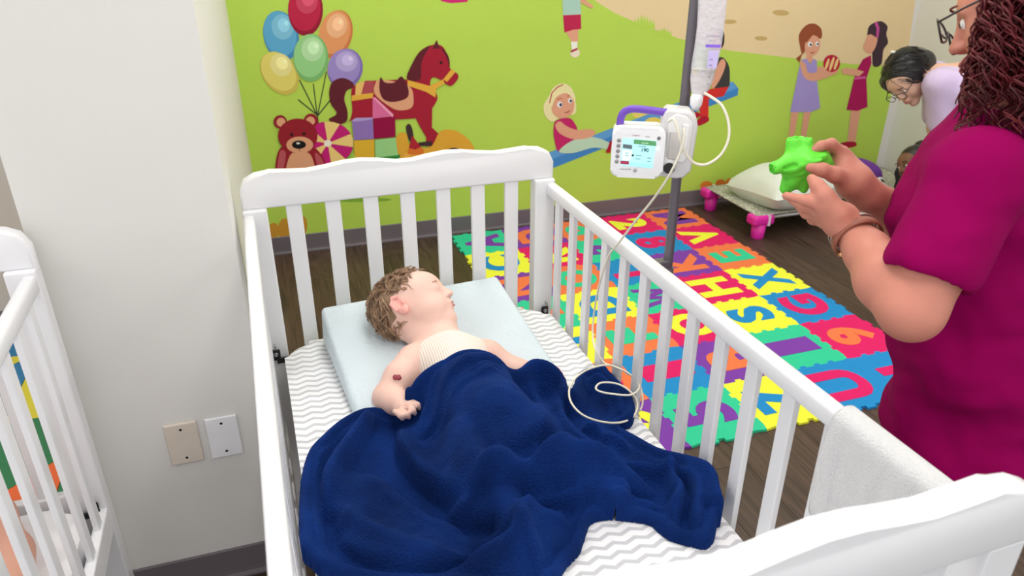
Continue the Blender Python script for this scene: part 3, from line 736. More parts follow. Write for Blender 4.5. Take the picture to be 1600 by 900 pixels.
# ================================================================== IV pole, pump, bag, tubes
PO = np.array([.7745, 1.270])
m_pole = mat('pole_grey', (104, 98, 106), .38, .02, 8, metal=.25)
pole = thing('iv_pole', 'grey metal pole rising upright from the far side of the crib rail', 'pole', (PO[0], PO[1], 0))
lathe('shaft', [(.0100, .935), (.0100, 2.02), (.009, 2.025)], m_pole, pole, 24)
lathe('clamp_collar', [(.0125, .93), (.0135, .932), (.0135, .955), (.0125, .957)], m_pole, pole, 24)
autosmooth(pole.children[0]); autosmooth(pole.children[1])
box('rail_clamp', -.030, -.002, -.013, .013, .944, .976, m_pole, pole, .003)
for s in (-1, 1):
    tube('hook', [(0, 0, 2.0), (s*.05, s*.0, 2.0), (s*.085, 0, 2.005), (s*.1, 0, 2.03)], .004, m_pole, pole, 8, 5)
# pump faces the viewer
ph = math.atan2(PO[0], PO[1])-.07    # heading of the view
PXv = np.array([math.cos(ph), -math.sin(ph), 0]); PYv = np.array([math.sin(ph), math.cos(ph), 0])   # right, away
PC_ = atr(1020, 222, 1.405)
pump = thing('feeding_pump', 'white feeding pump with purple handle and lit screen clamped on the pole', 'medical pump', tuple(PC_), -ph)
m_pw = mat('pump_white', (238, 238, 240), .35); m_pg = mat('pump_grey', (214, 213, 214), .3); m_pur = mat('pump_purple', (112, 70, 186), .4)
def front(pts, d0, d1, name, m, parent, bev=.0, seg=3):
    o = prism(name, pts, lambda x, y, d: (x, d, y), d0, d1, m, parent, bev, seg); autosmooth(o); return o
S = 1/815.   # metres per photo pixel at the pump
def pp(u, v): return ((u-1020)*S, (222-v)*S*1.06)
front([pp(*q) for q in [(1033, 178), (1038, 174), (1070, 176), (1081, 184), (1085, 196), (1082, 262), (1072, 273), (1060, 275), (1030, 272), (1030, 190)]], -.004, .05, 'pump_housing', m_pg, pump, .005)
front([(x, y) for x, y in rrect(pp(958, 0)[0], pp(1038, 0)[0], pp(0, 272)[1], pp(0, 198)[1], .014)], -.022, .03, 'display_module', m_pw, pump, .006)
dm = pump.children[-1]
hd = tube('handle', [np.array([pp(968, 0)[0], .005, pp(0, 200)[1]]), np.array([pp(970, 0)[0], .005, pp(0, 186)[1]]), np.array([pp(978, 0)[0], .005, pp(0, 178)[1]]), np.array([pp(995, 0)[0], .005, pp(0, 176)[1]]), np.array([pp(1042, 0)[0], .005, pp(0, 180)[1]])], .0072, m_pur, pump, 12, 6)
scr = front([pp(*q) for q in [(974, 213), (1025, 216), (1022, 256), (973, 254)]], -.0228, -.0200, 'screen', mat('screen_lit', (176, 236, 240), .3, .0, emit=.4), dm)
def patch(name, q, rgb, parent, d=-.0232, emit=0): 
    V = [(x, d, y) for x, y in [pp(*k) for k in q]]; return mesh_obj(name, V, [(0, 1, 2, 3)], mat('ui_%d_%d_%d' % rgb, rgb, .4, 0, emit=emit), parent, False)
patch('green_bar', [(991, 221), (1025, 223), (1024, 216), (991, 214.5)], (86, 152, 96), dm, emit=.3)
patch('grey_key', [(975, 228), (989, 229), (989, 223), (975, 222)], (92, 104, 112), dm, emit=.2)
patch('red_key', [(973, 251.5), (986, 252), (986, 247), (973, 246.5)], (158, 36, 76), dm, emit=.3)
patch('blue_bar', [(987, 254), (1022, 255.5), (1022, 250), (987, 248)], (150, 214, 240), dm, emit=.6)
for (u_, v_, w_) in [(1000, 238, 9), (999, 243, 8), (1016, 241, 6), (1016, 246, 5), (982, 235, 5), (982, 239, 5), (1004, 224.5, 12)]: patch('text_line', [(u_-w_/2, v_+.5), (u_+w_/2, v_+.6), (u_+w_/2, v_-.6), (u_-w_/2, v_-.7)], (120, 168, 172), dm, -.0234)
patch('screen_margin', [(975, 246), (988, 246), (990, 231), (975, 230)], (206, 240, 240), dm, emit=.6)
lathe('drop_icon', [(.0022, 0), (.0022, .0004)], mat('ui_dark', (30, 40, 44), .5), dm, 12, (pp(991, 0)[0], -.0233, pp(0, 238)[1]), np.array([[1, 0, 0], [0, 0, -1], [0, 1, 0]]).T)
def label_text(body, u, v, hpx, rgb, parent, d=-.0236, bold=0, emit=0):
    V, F = text_geo(body, 1.0, bold); V *= hpx*S/max(1e-6, V[:, 1].max()-V[:, 1].min()); cx, cz = pp(u, v)
    W3 = [(cx+a[0], d, cz+a[1]) for a in V]
    return mesh_obj('lettering', W3, F, mat('ink_%d_%d_%d' % rgb, rgb, .5, 0, emit=emit), parent, False)
label_text('190', 1009, 229.5, 6.0, (24, 66, 80), dm, -.0238, .02)
label_text('RUNNING', 1008, 219.3, 1.5, (230, 250, 230), dm, emit=.5)
label_text('Kangaroo', 994, 209, 2.6, (150, 60, 90), dm, -.0226)
label_text('OMNI', 1011, 210, 1.7, (90, 90, 96), dm, -.0226)
label_text('cardinalhealth', 981, 259, 2.2, (110, 110, 116), dm, -.0226)
AX = np.array([[1, 0, 0], [0, 0, -1], [0, 1, 0]]).T
for i in range(5):
    u, v = 968.5-i*.35, 217+i*7.8
    lathe('button', [(.0036, -.001), (.0036, .0006), (.0030, .0012)], mat('button_grey', (150, 148, 150), .4), dm, 16, (pp(u, v)[0], -.0225, pp(u, v)[1]), AX)
    lathe('button_face', [(.0026, .0), (.0026, .0016)], m_pw, dm, 16, (pp(u, v)[0], -.0225, pp(u, v)[1]), AX)
lathe('power_ring', [(.0035, -.001), (.0035, .0008)], mat('ring_grey', (176, 176, 180), .4), dm, 16, (pp(996, 260)[0], -.0225, pp(996, 260)[1]), AX)
lathe('round_key', [(.0032, -.001), (.0032, .0012)], mat('key_dark', (120, 120, 126), .4), dm, 16, (pp(1028, 211.5)[0], -.0225, pp(1028, 211.5)[1]), AX)
lathe('status_light', [(.0035, -.001), (.0035, .001), (.002, .002)], mat('led_green', (190, 255, 220), .3, 0, emit=1.5), dm, 16, (pp(1027.5, 227)[0], -.0225, pp(1027.5, 227)[1]), AX)
autosmooth(lathe('rotor_knob', [(.0105, -.004), (.0105, .006), (.0085, .0085), (.004, .009)], m_black, pump, 24, (pp(1048, 258)[0], -.006, pp(1048, 258)[1]), AX))
lathe('knob_seat', [(.0125, -.004), (.0125, .002)], m_pw, pump, 24, (pp(1048, 250)[0], -.004, pp(1048, 250)[1]), AX)
front([pp(*q) for q in [(1040, 186), (1052, 179), (1066, 182), (1077, 192), (1076, 240), (1068, 250), (1042, 246)]], -.0075, .0, 'cassette_door', mat('clear_plastic', (232, 231, 230), .12, 0, spec=.6), pump, .003)
front([pp(*q) for q in [(1062, 192), (1072, 194), (1072, 228), (1064, 226)]], -.012, -.007, 'cassette_clip', m_pw, pump, .002)
front([pp(*q) for q in [(1044, 205), (1060, 206), (1060, 246), (1044, 244)]], -.009, -.007, 'cassette_insert', mat('insert_grey', (206, 202, 198), .4), pump, .002)
box('pole_clamp', pp(1040, 0)[0], pp(1072, 0)[0], .05, .06, -.02, .02, m_pg, pump, .004)
# feeding bag
bag = thing('feeding_bag', 'translucent plastic feeding bag hanging beside the grey pole', 'feeding bag', tuple(atr(1106, 75, 1.45)), -ph)
def bagp(u, v): return ((u-1106)*S*1.02, (75-v)*S*1.05)
def pouch(name, rows, m, parent, dep=.35, ns=28):
    V = []; F = []
    for (uc, w, v) in rows:
        x, z = bagp(uc, v); hw = w*S/2
        for k in range(ns):
            a = 2*math.pi*k/ns; wob = 1+.05*math.sin(3*a+v*.2)
            V.append((x+hw*math.cos(a)*wob, hw*dep*2*math.sin(a)*wob*.6, z))
    n = len(rows)
    for i in range(n-1):
        for k in range(ns): k2 = (k+1) % ns; F.append((i*ns+k, i*ns+k2, (i+1)*ns+k2, (i+1)*ns+k))
    F.append(tuple(range(ns))); F.append(tuple((n-1)*ns+k for k in range(ns))[::-1])
    return mesh_obj(name, V, F, m, parent)
m_bag = mat('bag_plastic', (232, 230, 240), .22, .03, 30, .5, 90, trans=.0, alpha=.55)
pouch('bag_film', [(1106, 8, -42), (1106, 30, -36), (1106, 40, -20), (1105, 42, 0), (1106, 40, 20), (1106, 39, 45), (1105, 39, 70), (1104, 38, 95), (1103, 34, 118), (1101, 28, 132), (1100, 16, 143)], m_bag, bag, .36)
pouch('formula', [(1103, 36, 104), (1103, 33, 118), (1101, 26, 131), (1100, 14, 141)], mat('formula_cream', (236, 226, 208), .4), bag, .34)
m_vio = mat('bag_purple', (140, 96, 226), .4, 0)
def bagquad(name, u0, u1, v0, v1, m, d):
    a, b = bagp(u0, v0), bagp(u1, v1); return mesh_obj(name, [(a[0], d, a[1]), (b[0], d, a[1]), (b[0], d, b[1]), (a[0], d, b[1])], [(0, 1, 2, 3)], m, bag, False)
bagquad('purple_line', 1101, 1122, 68, 72, m_vio, -.0215); bagquad('violet_patch', 1106, 1120, 76, 100, mat('bag_violet', (206, 192, 238), .5, 0), -.0212)
for j, (v, body) in enumerate([(57, 'ENTERAL USE'), (63, '1000 mL'), (88, '500'), (96, '400'), (112, '300'), (122, '200')]):
    V, F = text_geo(body, 1.0); V *= 2.2*S/(V[:, 1].max()-V[:, 1].min()); x, z = bagp(1110 if j < 2 else 1111, v)
    mesh_obj('lettering', [(x+a[0], -.0222, z+a[1]) for a in V], F, mat('bag_ink', (120, 108, 150), .5), bag, False)
lathe('outlet_cap', [(.006, -.016), (.011, -.006), (.012, .006), (.009, .014)], mat('cap_white', (236, 236, 240), .4), bag, 16, (bagp(1098, 150)[0], 0, bagp(1098, 150)[1]))
lathe('hanger_loop', [(.003, 0), (.003, .30)], m_bag, bag, 10, (bagp(1106, -40)[0], 0, bagp(1106, -40)[1]))
m_tube = mat('tube_cream', (232, 226, 208), .35, .01)
tag(tube('feeding_tube', [atr(1100, 145, 1.445), atr(1112, 152, 1.44), atr(1128, 165, 1.43), atr(1138, 190, 1.42), atr(1138, 218, 1.41), atr(1126, 242, 1.4), atr(1106, 256, 1.39), atr(1088, 256, 1.385), atr(1074, 244, 1.378), atr(1064, 222, 1.374), atr(1058, 200, 1.374), atr(1052, 186, 1.378), atr(1044, 190, 1.381)], .0027, m_tube, None, 8, 8), 'cream tube looping from the feeding bag into the pump', 'tube')
def rp(u, v, x=-.042): # point in the crib's rail-side plane
    X = c2w(x, -.6, 0)[0]; return atx(u, v, X)
T2 = [atr(1068, 200, 1.372), atr(1069, 215, 1.368), atr(1062, 240, 1.366), atr(1045, 275, 1.37), atr(1020, 312, 1.40), atr(990, 349, 1.45), atz(968, 378, .990)]
T2 += [rp(952, 398, -.035), rp(942, 425), rp(934, 455), rp(928, 490), rp(926, 520, -.05), rp(930, 545, -.06), atz(943, 566, .665)]
for u, v, z in [(958, 572, .668), (980, 582, .668), (996, 596, .67), (998, 608, .672), (985, 617, .674), (960, 616, .676), (938, 612, .678), (931, 606, .680), (940, 598, .680), (965, 600, .676), (985, 612, .664), (996, 630, .645), (990, 650, .634), (970, 660, .640), (940, 659, .665), (910, 648, .685), (892, 628, .690), (890, 606, .690), (902, 588, .688), (925, 575, .680), (955, 571, .668), (985, 586, .655), (1000, 604, .640), (1004, 628, .628), (1000, 642, .622)]:
    T2.append(atz(u, v, z))
tag(tube('feeding_tube', T2, .0024, m_tube, None, 8, 8), 'long cream tube from the pump over the rail coiled on the blanket', 'tube')

# ================================================================== daycare cot in the corner
m_mag = mat('cot_magenta', (226, 40, 168), .4, .02); m_cot = mat('cot_fabric', (176, 174, 160), .8, .10, 60, .1, 300)
nt = m_cot.node_tree; _v = nt.nodes.new('ShaderNodeTexVoronoi'); _v.inputs['Scale'].default_value = 55; _tc = nt.nodes['Texture Coordinate']; nt.links.new(_tc.outputs['Object'], _v.inputs['Vector'])
_r = nt.nodes.new('ShaderNodeValToRGB'); _r.color_ramp.elements[0].position = .26; _r.color_ramp.elements[0].color = (*lin((232, 230, 220)), 1); _r.color_ramp.elements[1].position = .32; _r.color_ramp.elements[1].color = (*lin((164, 162, 148)), 1)
nt.links.new(_v.outputs['Distance'], _r.inputs[0]); nt.links.new(_r.outputs[0], nt.nodes['Principled BSDF'].inputs['Base Color'])
CX0, CX1, CY0, CY1 = 2.56, 3.93, 3.30, 3.86
cot = thing('toddler_cot', 'low daycare cot with magenta corner legs and speckled grey bed under the mural', 'cot', (0, 0, 0))
for x, sx in ((CX0, 1), (CX1, -1)):
    for y, sy in ((CY0, 1), (CY1, -1)):
        xc, yc = x+sx*.045, y+sy*.03
        b = bmesh.new(); box_bm(xc-.07, xc+.07, yc-.045, yc+.045, .085, .145, .018, 3, b)
        g = bm_obj('corner_block', b, m_mag, cot)
        lathe('leg', [(.034, .0), (.036, .004), (.042, .09)], m_mag, cot, 16, (xc-.005*sx, yc, 0))
        box('strap', xc+sx*.028-.008, xc+sx*.028+.008, yc-.0462, yc+.0462, .084, .146, mat('strap_white', (236, 210, 230), .5), g)
for y in (CY0+.03, CY1-.03): tube('side_bar', [(CX0+.05, y, .12), (CX1-.05, y, .12)], .012, mat('cot_bar', (200, 200, 200), .4, metal=.6), cot, 10)
nx, ny = 30, 14; V = []; F = []
for i in range(nx+1):
    for j in range(ny+1):
        s, t = i/nx, j/ny; x = CX0+.0+(CX1-CX0)*s; y = CY0+.004+(CY1-CY0-.008)*t
        V.append((x, y, .148-.018*math.sin(math.pi*s)*math.sin(math.pi*t)))
for i in range(nx):
    for j in range(ny): a = i*(ny+1)+j; F.append((a, a+ny+1, a+ny+2, a+1))
fb = mesh_obj('bed_fabric', V, F, m_cot, cot); so = fb.modifiers.new('t', 'SOLIDIFY'); so.thickness = .006
def cushion(name, label, c, dims, rot, m, parent=None, pw=.45, n=22, wr=.0):
    V = []; F = []
    for s in (1, -1):
        for i in range(n+1):
            for j in range(n+1):
                a, b_ = 2*i/n-1, 2*j/n-1
                h = (max(0, 1-abs(a)**2.6)*max(0, 1-abs(b_)**2.6))**pw
                pin = 1-.06*(abs(a)*abs(b_))**2*0+.04*(abs(a*b_))
                x = a*dims[0]/2*(1-.05*(1-b_*b_)*0)*pin; y = b_*dims[1]/2*pin
                V.append((x, y, s*h*dims[2]/2+wr*math.sin(9*a+5*b_)*h*math.cos(6*b_)))
    N = (n+1)**2
    for s in range(2):
        for i in range(n):
            for j in range(n):
                a = s*N+i*(n+1)+j; q = (a, a+n+1, a+n+2, a+1); F.append(q if s == 0 else q[::-1])
    o = mesh_obj(name, V, F, m, parent); o.location = c; o.rotation_euler = rot
    return tag(o, label, 'pillow') if label else o
cushion('pillow', 'white pillow lying on the speckled cot', (2.93, 3.50, .245), (.60, .46, .26), (math.radians(-6), math.radians(-4), .06), mat('pillow_white', (222, 226, 220), .85, .02, 8, .15, 25), None, .42, 24, .006)
# ================================================================== people
def skin(name, rgb, var=.05): return mat(name, rgb, .5, var, 14, .03, 260, spec=.35, sss=.12)
def frame3(F, U):
    F = np.array(F, float); F /= np.linalg.norm(F); U = np.array(U, float); U -= F*(U@F); U /= np.linalg.norm(U); return F, U, np.cross(F, U)
class Head:
    """head frame: f forward, u up, r to the person's right; s scales an adult head"""
    def __init__(s, c, F, U, k=1.0): s.c = np.asarray(c, float); s.F, s.U, s.R = frame3(F, U); s.k = k; s.A = np.array([s.F, s.U, s.R])
    def p(s, f, u, r=0.): return s.c+s.k*(f*s.F+u*s.U+r*s.R)
    def e(s, d, f, u, r, rf, ru, rr, k=.015, op='add'): d.ell(s.p(f, u, r), np.array([rf, ru, rr])*s.k, s.A, k*s.k, op)
    def q(s, d, a, b, ra, rb, k=.01, op='add'): d.cone(s.p(*a), s.p(*b), ra*s.k, rb*s.k, k*s.k, op)
def ear(d, H, side, f=-.012, u=-.006, r=.072):
    H.e(d, f-.004, u, side*r, .019, .031, .008, .006); H.e(d, f-.001, u+.002, side*(r+.007), .010, .018, .006, .006, 'carve'); H.e(d, f-.002, u-.022, side*(r+.002), .010, .011, .007, .006)
    H.q(d, (f-.004, u+.026, side*(r+.004)), (f-.018, u+.008, side*(r+.005)), .0045, .0045, .004)

# ------------------------------------------------------------------ the sleeping toddler
tod = thing('person', 'toddler asleep on the back with head turned aside on the wedge pillow', 'person', tuple(c2w(-.42, -.45, MZ)))
TI = inv_of(tod)
m_tsk = skin('toddler_skin', (234, 194, 180), .04)
hc = c2w(-.448, -.238, .758)
TH = Head(hc, camvec(.83, .50, .10), camvec(-.55, .78, -.30), 1.0)
ncb = c2w(-.408, -.330, .702)
D = Sdf(c2w(-.66, -.80, .60)-.02, c2w(-.10, -.10, .90)+.02, .0034)
T_ = lambda x, y, z: c2w(x, y, z)
# skull and face
TH.e(D, -.014, .020, 0, .084, .074, .070, .02); TH.e(D, .030, -.020, 0, .052, .054, .054, .03); TH.e(D, .036, .034, 0, .046, .040, .054, .03)
for s in (-1, 1):
    TH.e(D, .044, -.034, s*.026, .034, .030, .028, .02); TH.e(D, .066, .008, s*.026, .014, .010, .016, .010)
TH.q(D, (.078, .012), (.094, -.012), .007, .0095, .012)
for s in (-1, 1): TH.e(D, .088, -.015, s*.008, .008, .006, .006, .006); TH.e(D, .0905, -.0205, s*.0055, .004, .003, .0028, .003, 'carve')
TH.e(D, .080, -.034, 0, .012, .008, .018, .008); TH.e(D, .078, -.044, 0, .011, .007, .014, .007)
TH.e(D, .093, -.0395, 0, .010, .0014, .015, .003, 'carve')
TH.e(D, .060, -.066, 0, .023, .019, .026, .014); TH.e(D, .030, -.058, 0, .040, .018, .044, .018)
ear(D, TH, -1, -.012, .004, .0685)
De = Sdf(TH.p(-.014, .004, .07)-.055, TH.p(-.014, .004, .07)+.055, .0016)
ea = frame3(TH.F+.32*TH.U, TH.U-.32*TH.F); EH = Head(TH.p(-.014, .004, .0), ea[0], ea[1], 1.0)
EH.e(De, 0, 0, .069, .0165, .0265, .0065, .004); EH.e(De, .003, .003, .0765, .0085, .0150, .0055, .004, 'carve')
EH.q(De, (.010, .016, .074), (.000, .0245, .0755), .0030, .0034, .004); EH.q(De, (.000, .0245, .0755), (-.013, .014, .0765), .0034, .0036, .004); EH.q(De, (-.013, .014, .0765), (-.014, -.006, .0755), .0036, .0034, .004); EH.q(De, (-.006, .012, .0745), (-.007, -.006, .0742), .0026, .0026, .004)
EH.e(De, .002, -.021, .0705, .0085, .0085, .006, .005); EH.e(De, .011, -.003, .0735, .0035, .005, .004, .004)
# neck, trunk, limbs
D.chain([TH.p(-.034, -.03), TH.p(-.030, -.06)*.5+ncb*.5, ncb], [.040, .035, .040], .022)
D.chain([ncb, T_(-.40, -.42, .688), T_(-.39, -.55, .684), T_(-.39, -.66, .676)], [.045, .064, .070, .062], .04)
sh1, sh2 = T_(-.487, -.372, .690), T_(-.315, -.405, .690)
D.cone(sh1, sh2, .036, .036, .04)
el1, ha1 = T_(-.566, -.442, .652), T_(-.545, -.502, .662)
D.chain([sh1, sh1*.5+el1*.5+np.array([0, 0, .004]), el1], [.036, .036, .030], .018); D.chain([el1, el1*.4+ha1*.6, ha1], [.031, .029, .021], .014)
# right fist: palm, four curled fingers, thumb
pal = atz(632, 641, .664); D.ell(pal, (.022, .017, .016), None, .012)
for i, (u, v) in enumerate([(652, 634), (645, 642), (636, 648), (626, 650)]):
    k0 = atz(u-9, v-7, .676); k1 = atz(u, v-1, .678); k2 = atz(u+3, v+4, .668); D.chain([k0, k1, k2], [.0066, .0070, .0058], .004)
D.chain([atz(628, 634, .676), atz(640, 631, .682), atz(650, 632, .680)], [.0075, .007, .006], .005)
# left arm under the blanket and the left hand with fingers
el2, ha2 = T_(-.255, -.46, .665), T_(-.185, -.487, .655)
D.chain([sh2, el2, ha2], [.034, .028, .019], .018)
D.ell(atz(866, 583, .664), (.018, .018, .012), None, .01)
for i, (u, v) in enumerate([(873, 578), (877, 584), (880, 590), (882, 597)]): D.chain([atz(u-7, v-3, .668), atz(u-1, v, .668), atz(u+1, v+3, .660)], [.006, .006, .005], .003)
hp1, hp2 = T_(-.43, -.70, .665), T_(-.35, -.70, .665)
D.chain([T_(-.39, -.66, .676), hp1, T_(-.44, -.78, .655)], [.06, .05, .04], .03); D.chain([T_(-.39, -.66, .676), hp2, T_(-.32, -.78, .655)], [.06, .05, .04], .03)
sdf_obj('body', D, m_tsk, tod, 2, TI)
sdf_obj('ear', De, skin('ear_skin', (236, 172, 162), .08), tod, 1, TI)
# closed eyes, brows, lips, tattoo-like sticker mark on the arm
m_lash = mat('lash', (120, 84, 70), .6); m_lip = mat('toddler_lip', (204, 136, 134), .4)
for s in (-1, 1):
    P = [TH.p(.0755-.010*(t*t), .003-.004*(1-t*t), s*(.0255+.012*t)) for t in np.linspace(-1, 1, 9)]
    tube('eyelashes', P, .0015, m_lash, tod, 6, 0, TI)
    P = [TH.p(.0835-.012*(t*t), .022+.003*(1-t*t), s*(.024+.014*t)) for t in np.linspace(-1, 1, 9)]
    tube('eyebrow', P, .0012, mat('brow_light', (176, 132, 106), .7), tod, 6, 0, TI)
for du, w, rr in ((-.0352, .013, .0026), (-.0435, .011, .0030)):
    P = [TH.p(.0905-.010*t*t, du, w*t) for t in np.linspace(-1, 1, 9)]
    tube('lip', P, [rr*(1-.75*abs(t)) for t in np.linspace(-1, 1, 9)], m_lip, tod, 8, 0, TI)
# inner-ear shadow colour is real relief; round sticker on the upper arm
sc = atz(620, 586, .699)
for q, (du, dv) in enumerate([(-2.6, -3), (2.6, -3), (-2.6, 3), (2.6, 3)]):
    pc = atz(620+du, 586+dv, .700); nn = np.array([-.25, -.45, .85]); nn /= np.linalg.norm(nn); a = np.cross(nn, [1, 0, 0]); a /= np.linalg.norm(a)
    lathe('sticker_petal', [(.0058, -.006), (.0058, .0008), (.0042, .0013)], mat('sticker_red', (150, 52, 66), .5), tod, 12, tuple(np.array(TI @ Vector(pc))), np.stack([a, np.cross(nn, a), nn], 1))
# sleeveless ribbed romper
def rib():
    m = mat('ribbed_cotton', (238, 226, 216), .9, .01, 10)
    nt = m.node_tree; b = nt.nodes['Principled BSDF']; w = nt.nodes.new('ShaderNodeTexWave'); w.inputs['Scale'].default_value = 62; w.bands_direction = 'X'
    tc = nt.nodes['Texture Coordinate']; nt.links.new(tc.outputs['Object'], w.inputs['Vector'])
    r = nt.nodes.new('ShaderNodeValToRGB'); r.color_ramp.elements[0].color = (*lin((214, 190, 172)), 1); r.color_ramp.elements[1].position = .45; r.color_ramp.elements[1].color = (*lin((240, 230, 222)), 1)
    nt.links.new(w.outputs['Color'], r.inputs[0]); nt.links.new(r.outputs[0], b.inputs['Base Color']); return m
Dc = Sdf(c2w(-.60, -.72, .60)-.02, c2w(-.22, -.26, .80)+.02, .004)
Dc.chain([ncb*.45+T_(-.40, -.42, .688)*.55, T_(-.40, -.42, .688), T_(-.39, -.55, .684), T_(-.39, -.66, .676)], [.056, .069, .075, .067], .04)
Dc.cone(sh1*.80+sh2*.20, sh2*.82+sh1*.18, .039, .039, .04)
nb = ncb-TH.p(0, 0, 0)
Dc.ell(ncb+np.array([.004, .012, .012]), (.044, .034, .05), None, .006, 'carve')
sdf_obj('romper', Dc, rib(), tod, 2, TI)
# tousled light brown hair
m_hair = mat('toddler_hair', (146, 118, 94), .55, .18, 40, spec=.4)
Dh = Sdf(hc-.13, hc+.13, .004)
TH.e(Dh, -.018, .024, 0, .0860, .0755, .0710, .02)
Pl = TH.p(.012, 0, 0); Dh.plane_cut(Pl, TH.F*.86-TH.U*.51)
Dh.plane_cut(TH.p(-.02, -.048, 0), -TH.U*.9+TH.F*.2)
TH.e(Dh, -.008, .000, .078, .030, .036, .026, .006, 'carve')
cap = sdf_obj('hair', Dh, m_hair, tod, 1, TI)
L = []
rg = np.random.default_rng(3)
while len(L) < 3300:
    v = rg.normal(size=3); v /= np.linalg.norm(v); f, u, r = -.018+.086*v[0], .024+.0755*v[1], .071*v[2]
    edge = .013*.86-(f*.86-u*.51)
    if edge < 0 or u < -.048 or (u < -.015 and edge < .012): continue
    if r > 0 and ((f+.008)/.028)**2+((u)/.034)**2 < 1: continue
    n = np.array([v[0]/.086, v[1]/.0755, v[2]/.071]); n /= np.linalg.norm(n)
    flow = np.array([.0, .5, .45*np.sign(r)]) if u > .03 and f > -.03 else np.array([-.45, -.7, .2])
    flow = flow+rg.normal(size=3)*.42; t = flow-n*(flow@n); t /= np.linalg.norm(t)
    b = np.cross(n, t); ln = rg.uniform(.03, .055)*min(1, .45+edge/.05); ph_ = rg.uniform(0, 6.28); am = rg.uniform(.002, .0065); wn = rg.uniform(.5, 1.2); lift = rg.uniform(.004, .017)
    for c_ in range(11):                       # one lock of hair
        jt = rg.normal(size=3)*.0022; l2 = ln*rg.uniform(.8, 1.1); P = []
        for k in range(8):
            s = k/7; a_m = am*math.sin(ph_+wn*6.28*s)*s
            P.append(TH.p(*(np.array([f, u, r])+jt*(1-.6*s)+t*l2*s+n*(.0015+lift*s)+b*a_m+n*am*.4*math.cos(ph_+wn*6.28*s)*s-n*(l2*s)**2/.085*.5)))
        q0 = (P[-1]-TH.c)@TH.A.T; q1 = (P[5]-TH.c)@TH.A.T
        if any((q[0]*.86-q[1]*.51 > .019) or (q[2] > 0 and ((q[0]+.010)/.024)**2+((q[1]-.002)/.029)**2 < 1) for q in (q0, q1)): continue
        L.append(np.array(P))
strands_obj('hair_strands', L, .0009, .0004, mat('toddler_strand', (170, 138, 110), .45, .45, 90, spec=.5), cap, 3, TI)

# ------------------------------------------------------------------ woman in magenta scrubs
wom = thing('person', 'woman with curly dark red hair in magenta scrubs holding a green toy', 'person', (1.24, .90, 0))
WI = inv_of(wom)
m_wsk = skin('woman_skin', (199, 131, 113), .07)
K = 1.12
def a_(u, v, r): return atr(u, v, r*K)
Wsh, Wel, Wwr = a_(1528, 275, 1.17), a_(1424, 484, 1.07), a_(1336, 368, 1.20)
Rsh, Rel, Rwr = a_(1512, 238, 1.46), a_(1455, 372, 1.47), a_(1352, 302, 1.325)
Wch, Wbe, Whi = a_(1545, 330, 1.34), a_(1525, 520, 1.35), a_(1525, 680, 1.37)
Wnk = a_(1585, 185, 1.33)
WH = Head(a_(1612, 14, 1.30), camvec(-.72, -.16, -.66), camvec(-.12, .97, -.18), 1.02)
lo = np.min([Wsh, Wel, Wwr, Rsh, Rwr, WH.c, Wbe, a_(1222, 300, 1.3)], 0)-.12; hi = np.max([Wsh, Wel, Rsh, Rel, WH.c, Wbe], 0)+.14
D = Sdf(lo, hi, .0042)
def adult_head(D, H):
    H.e(D, -.012, .024, 0, .094, .085, .076, .02); H.e(D, .028, -.030, 0, .060, .068, .058, .03); H.e(D, .040, .030, 0, .050, .045, .058, .03)
    for s in (-1, 1): H.e(D, .052, -.028, s*.030, .030, .030, .026, .02); H.e(D, .082, .012, s*.031, .012, .008, .016, .012)
    for s in (-1, 1): H.e(D, .090, .002, s*.030, .014, .012, .015, .012, 'carve'); H.e(D, .074, .001, s*.030, .0125, .0125, .0125, .004)
    H.q(D, (.090, .012), (.107, -.022), .006, .0090, .012)
    for s in (-1, 1): H.e(D, .097, -.026, s*.009, .009, .007, .0065, .006)
    H.e(D, .090, -.050, 0, .013, .007, .022, .008); H.e(D, .088, -.061, 0, .012, .007, .019, .007); H.e(D, .105, -.0555, 0, .012, .0014, .02, .003, 'carve')
    H.e(D, .068, -.090, 0, .024, .020, .026, .02)
    for s in (-1, 1): ear(D, H, s, -.014, -.012, .074)
adult_head(D, WH)
D.chain([WH.p(-.02, -.06), Wnk*.6+WH.p(-.02, -.07)*.4, Wnk], [.055, .054, .062], .03)
D.chain([Wnk, Wch, Wbe], [.06, .12, .12], .06); D.cone(Wsh, Rsh, .055, .055, .05)
D.chain([Wsh, Wsh*.45+Wel*.55, Wel], [.056, .053, .047], .02)
D.chain([Wel, Wel*.62+Wwr*.38, Wel*.25+Wwr*.75, Wwr], [.046, .050, .036, .029], .02)
D.chain([Rsh, Rel], [.05, .044], .02); D.chain([Rel, Rel*.6+Rwr*.4, Rwr], [.044, .046, .029], .02)
# left hand (near): palm toward the toy, thumb up, fingers reaching left
Lk = [a_(1288, 322, 1.185), a_(1284, 331, 1.20), a_(1284, 340, 1.215), a_(1290, 347, 1.23)]
D.chain([Wwr, a_(1312, 343, 1.20), a_(1290, 328, 1.195)], [.028, .029, .020], .016)
for p in Lk: D.cone(a_(1318, 348, 1.205), p, .020, .0135, .012)
for kn, pip, tip in ((Lk[0], a_(1258, 313, 1.185), a_(1228, 306, 1.20)), (Lk[1], a_(1257, 324, 1.21), a_(1236, 312, 1.24)), (Lk[2], a_(1260, 334, 1.235), a_(1246, 320, 1.27)), (Lk[3], a_(1270, 343, 1.25), a_(1262, 332, 1.28))):
    D.chain([kn, pip, tip], [.0118, .0096, .0076], .006)
D.chain([a_(1312, 332, 1.185), a_(1290, 306, 1.185), a_(1278, 291, 1.195), a_(1268, 279, 1.205)], [.018, .0135, .0115, .0088], .010)
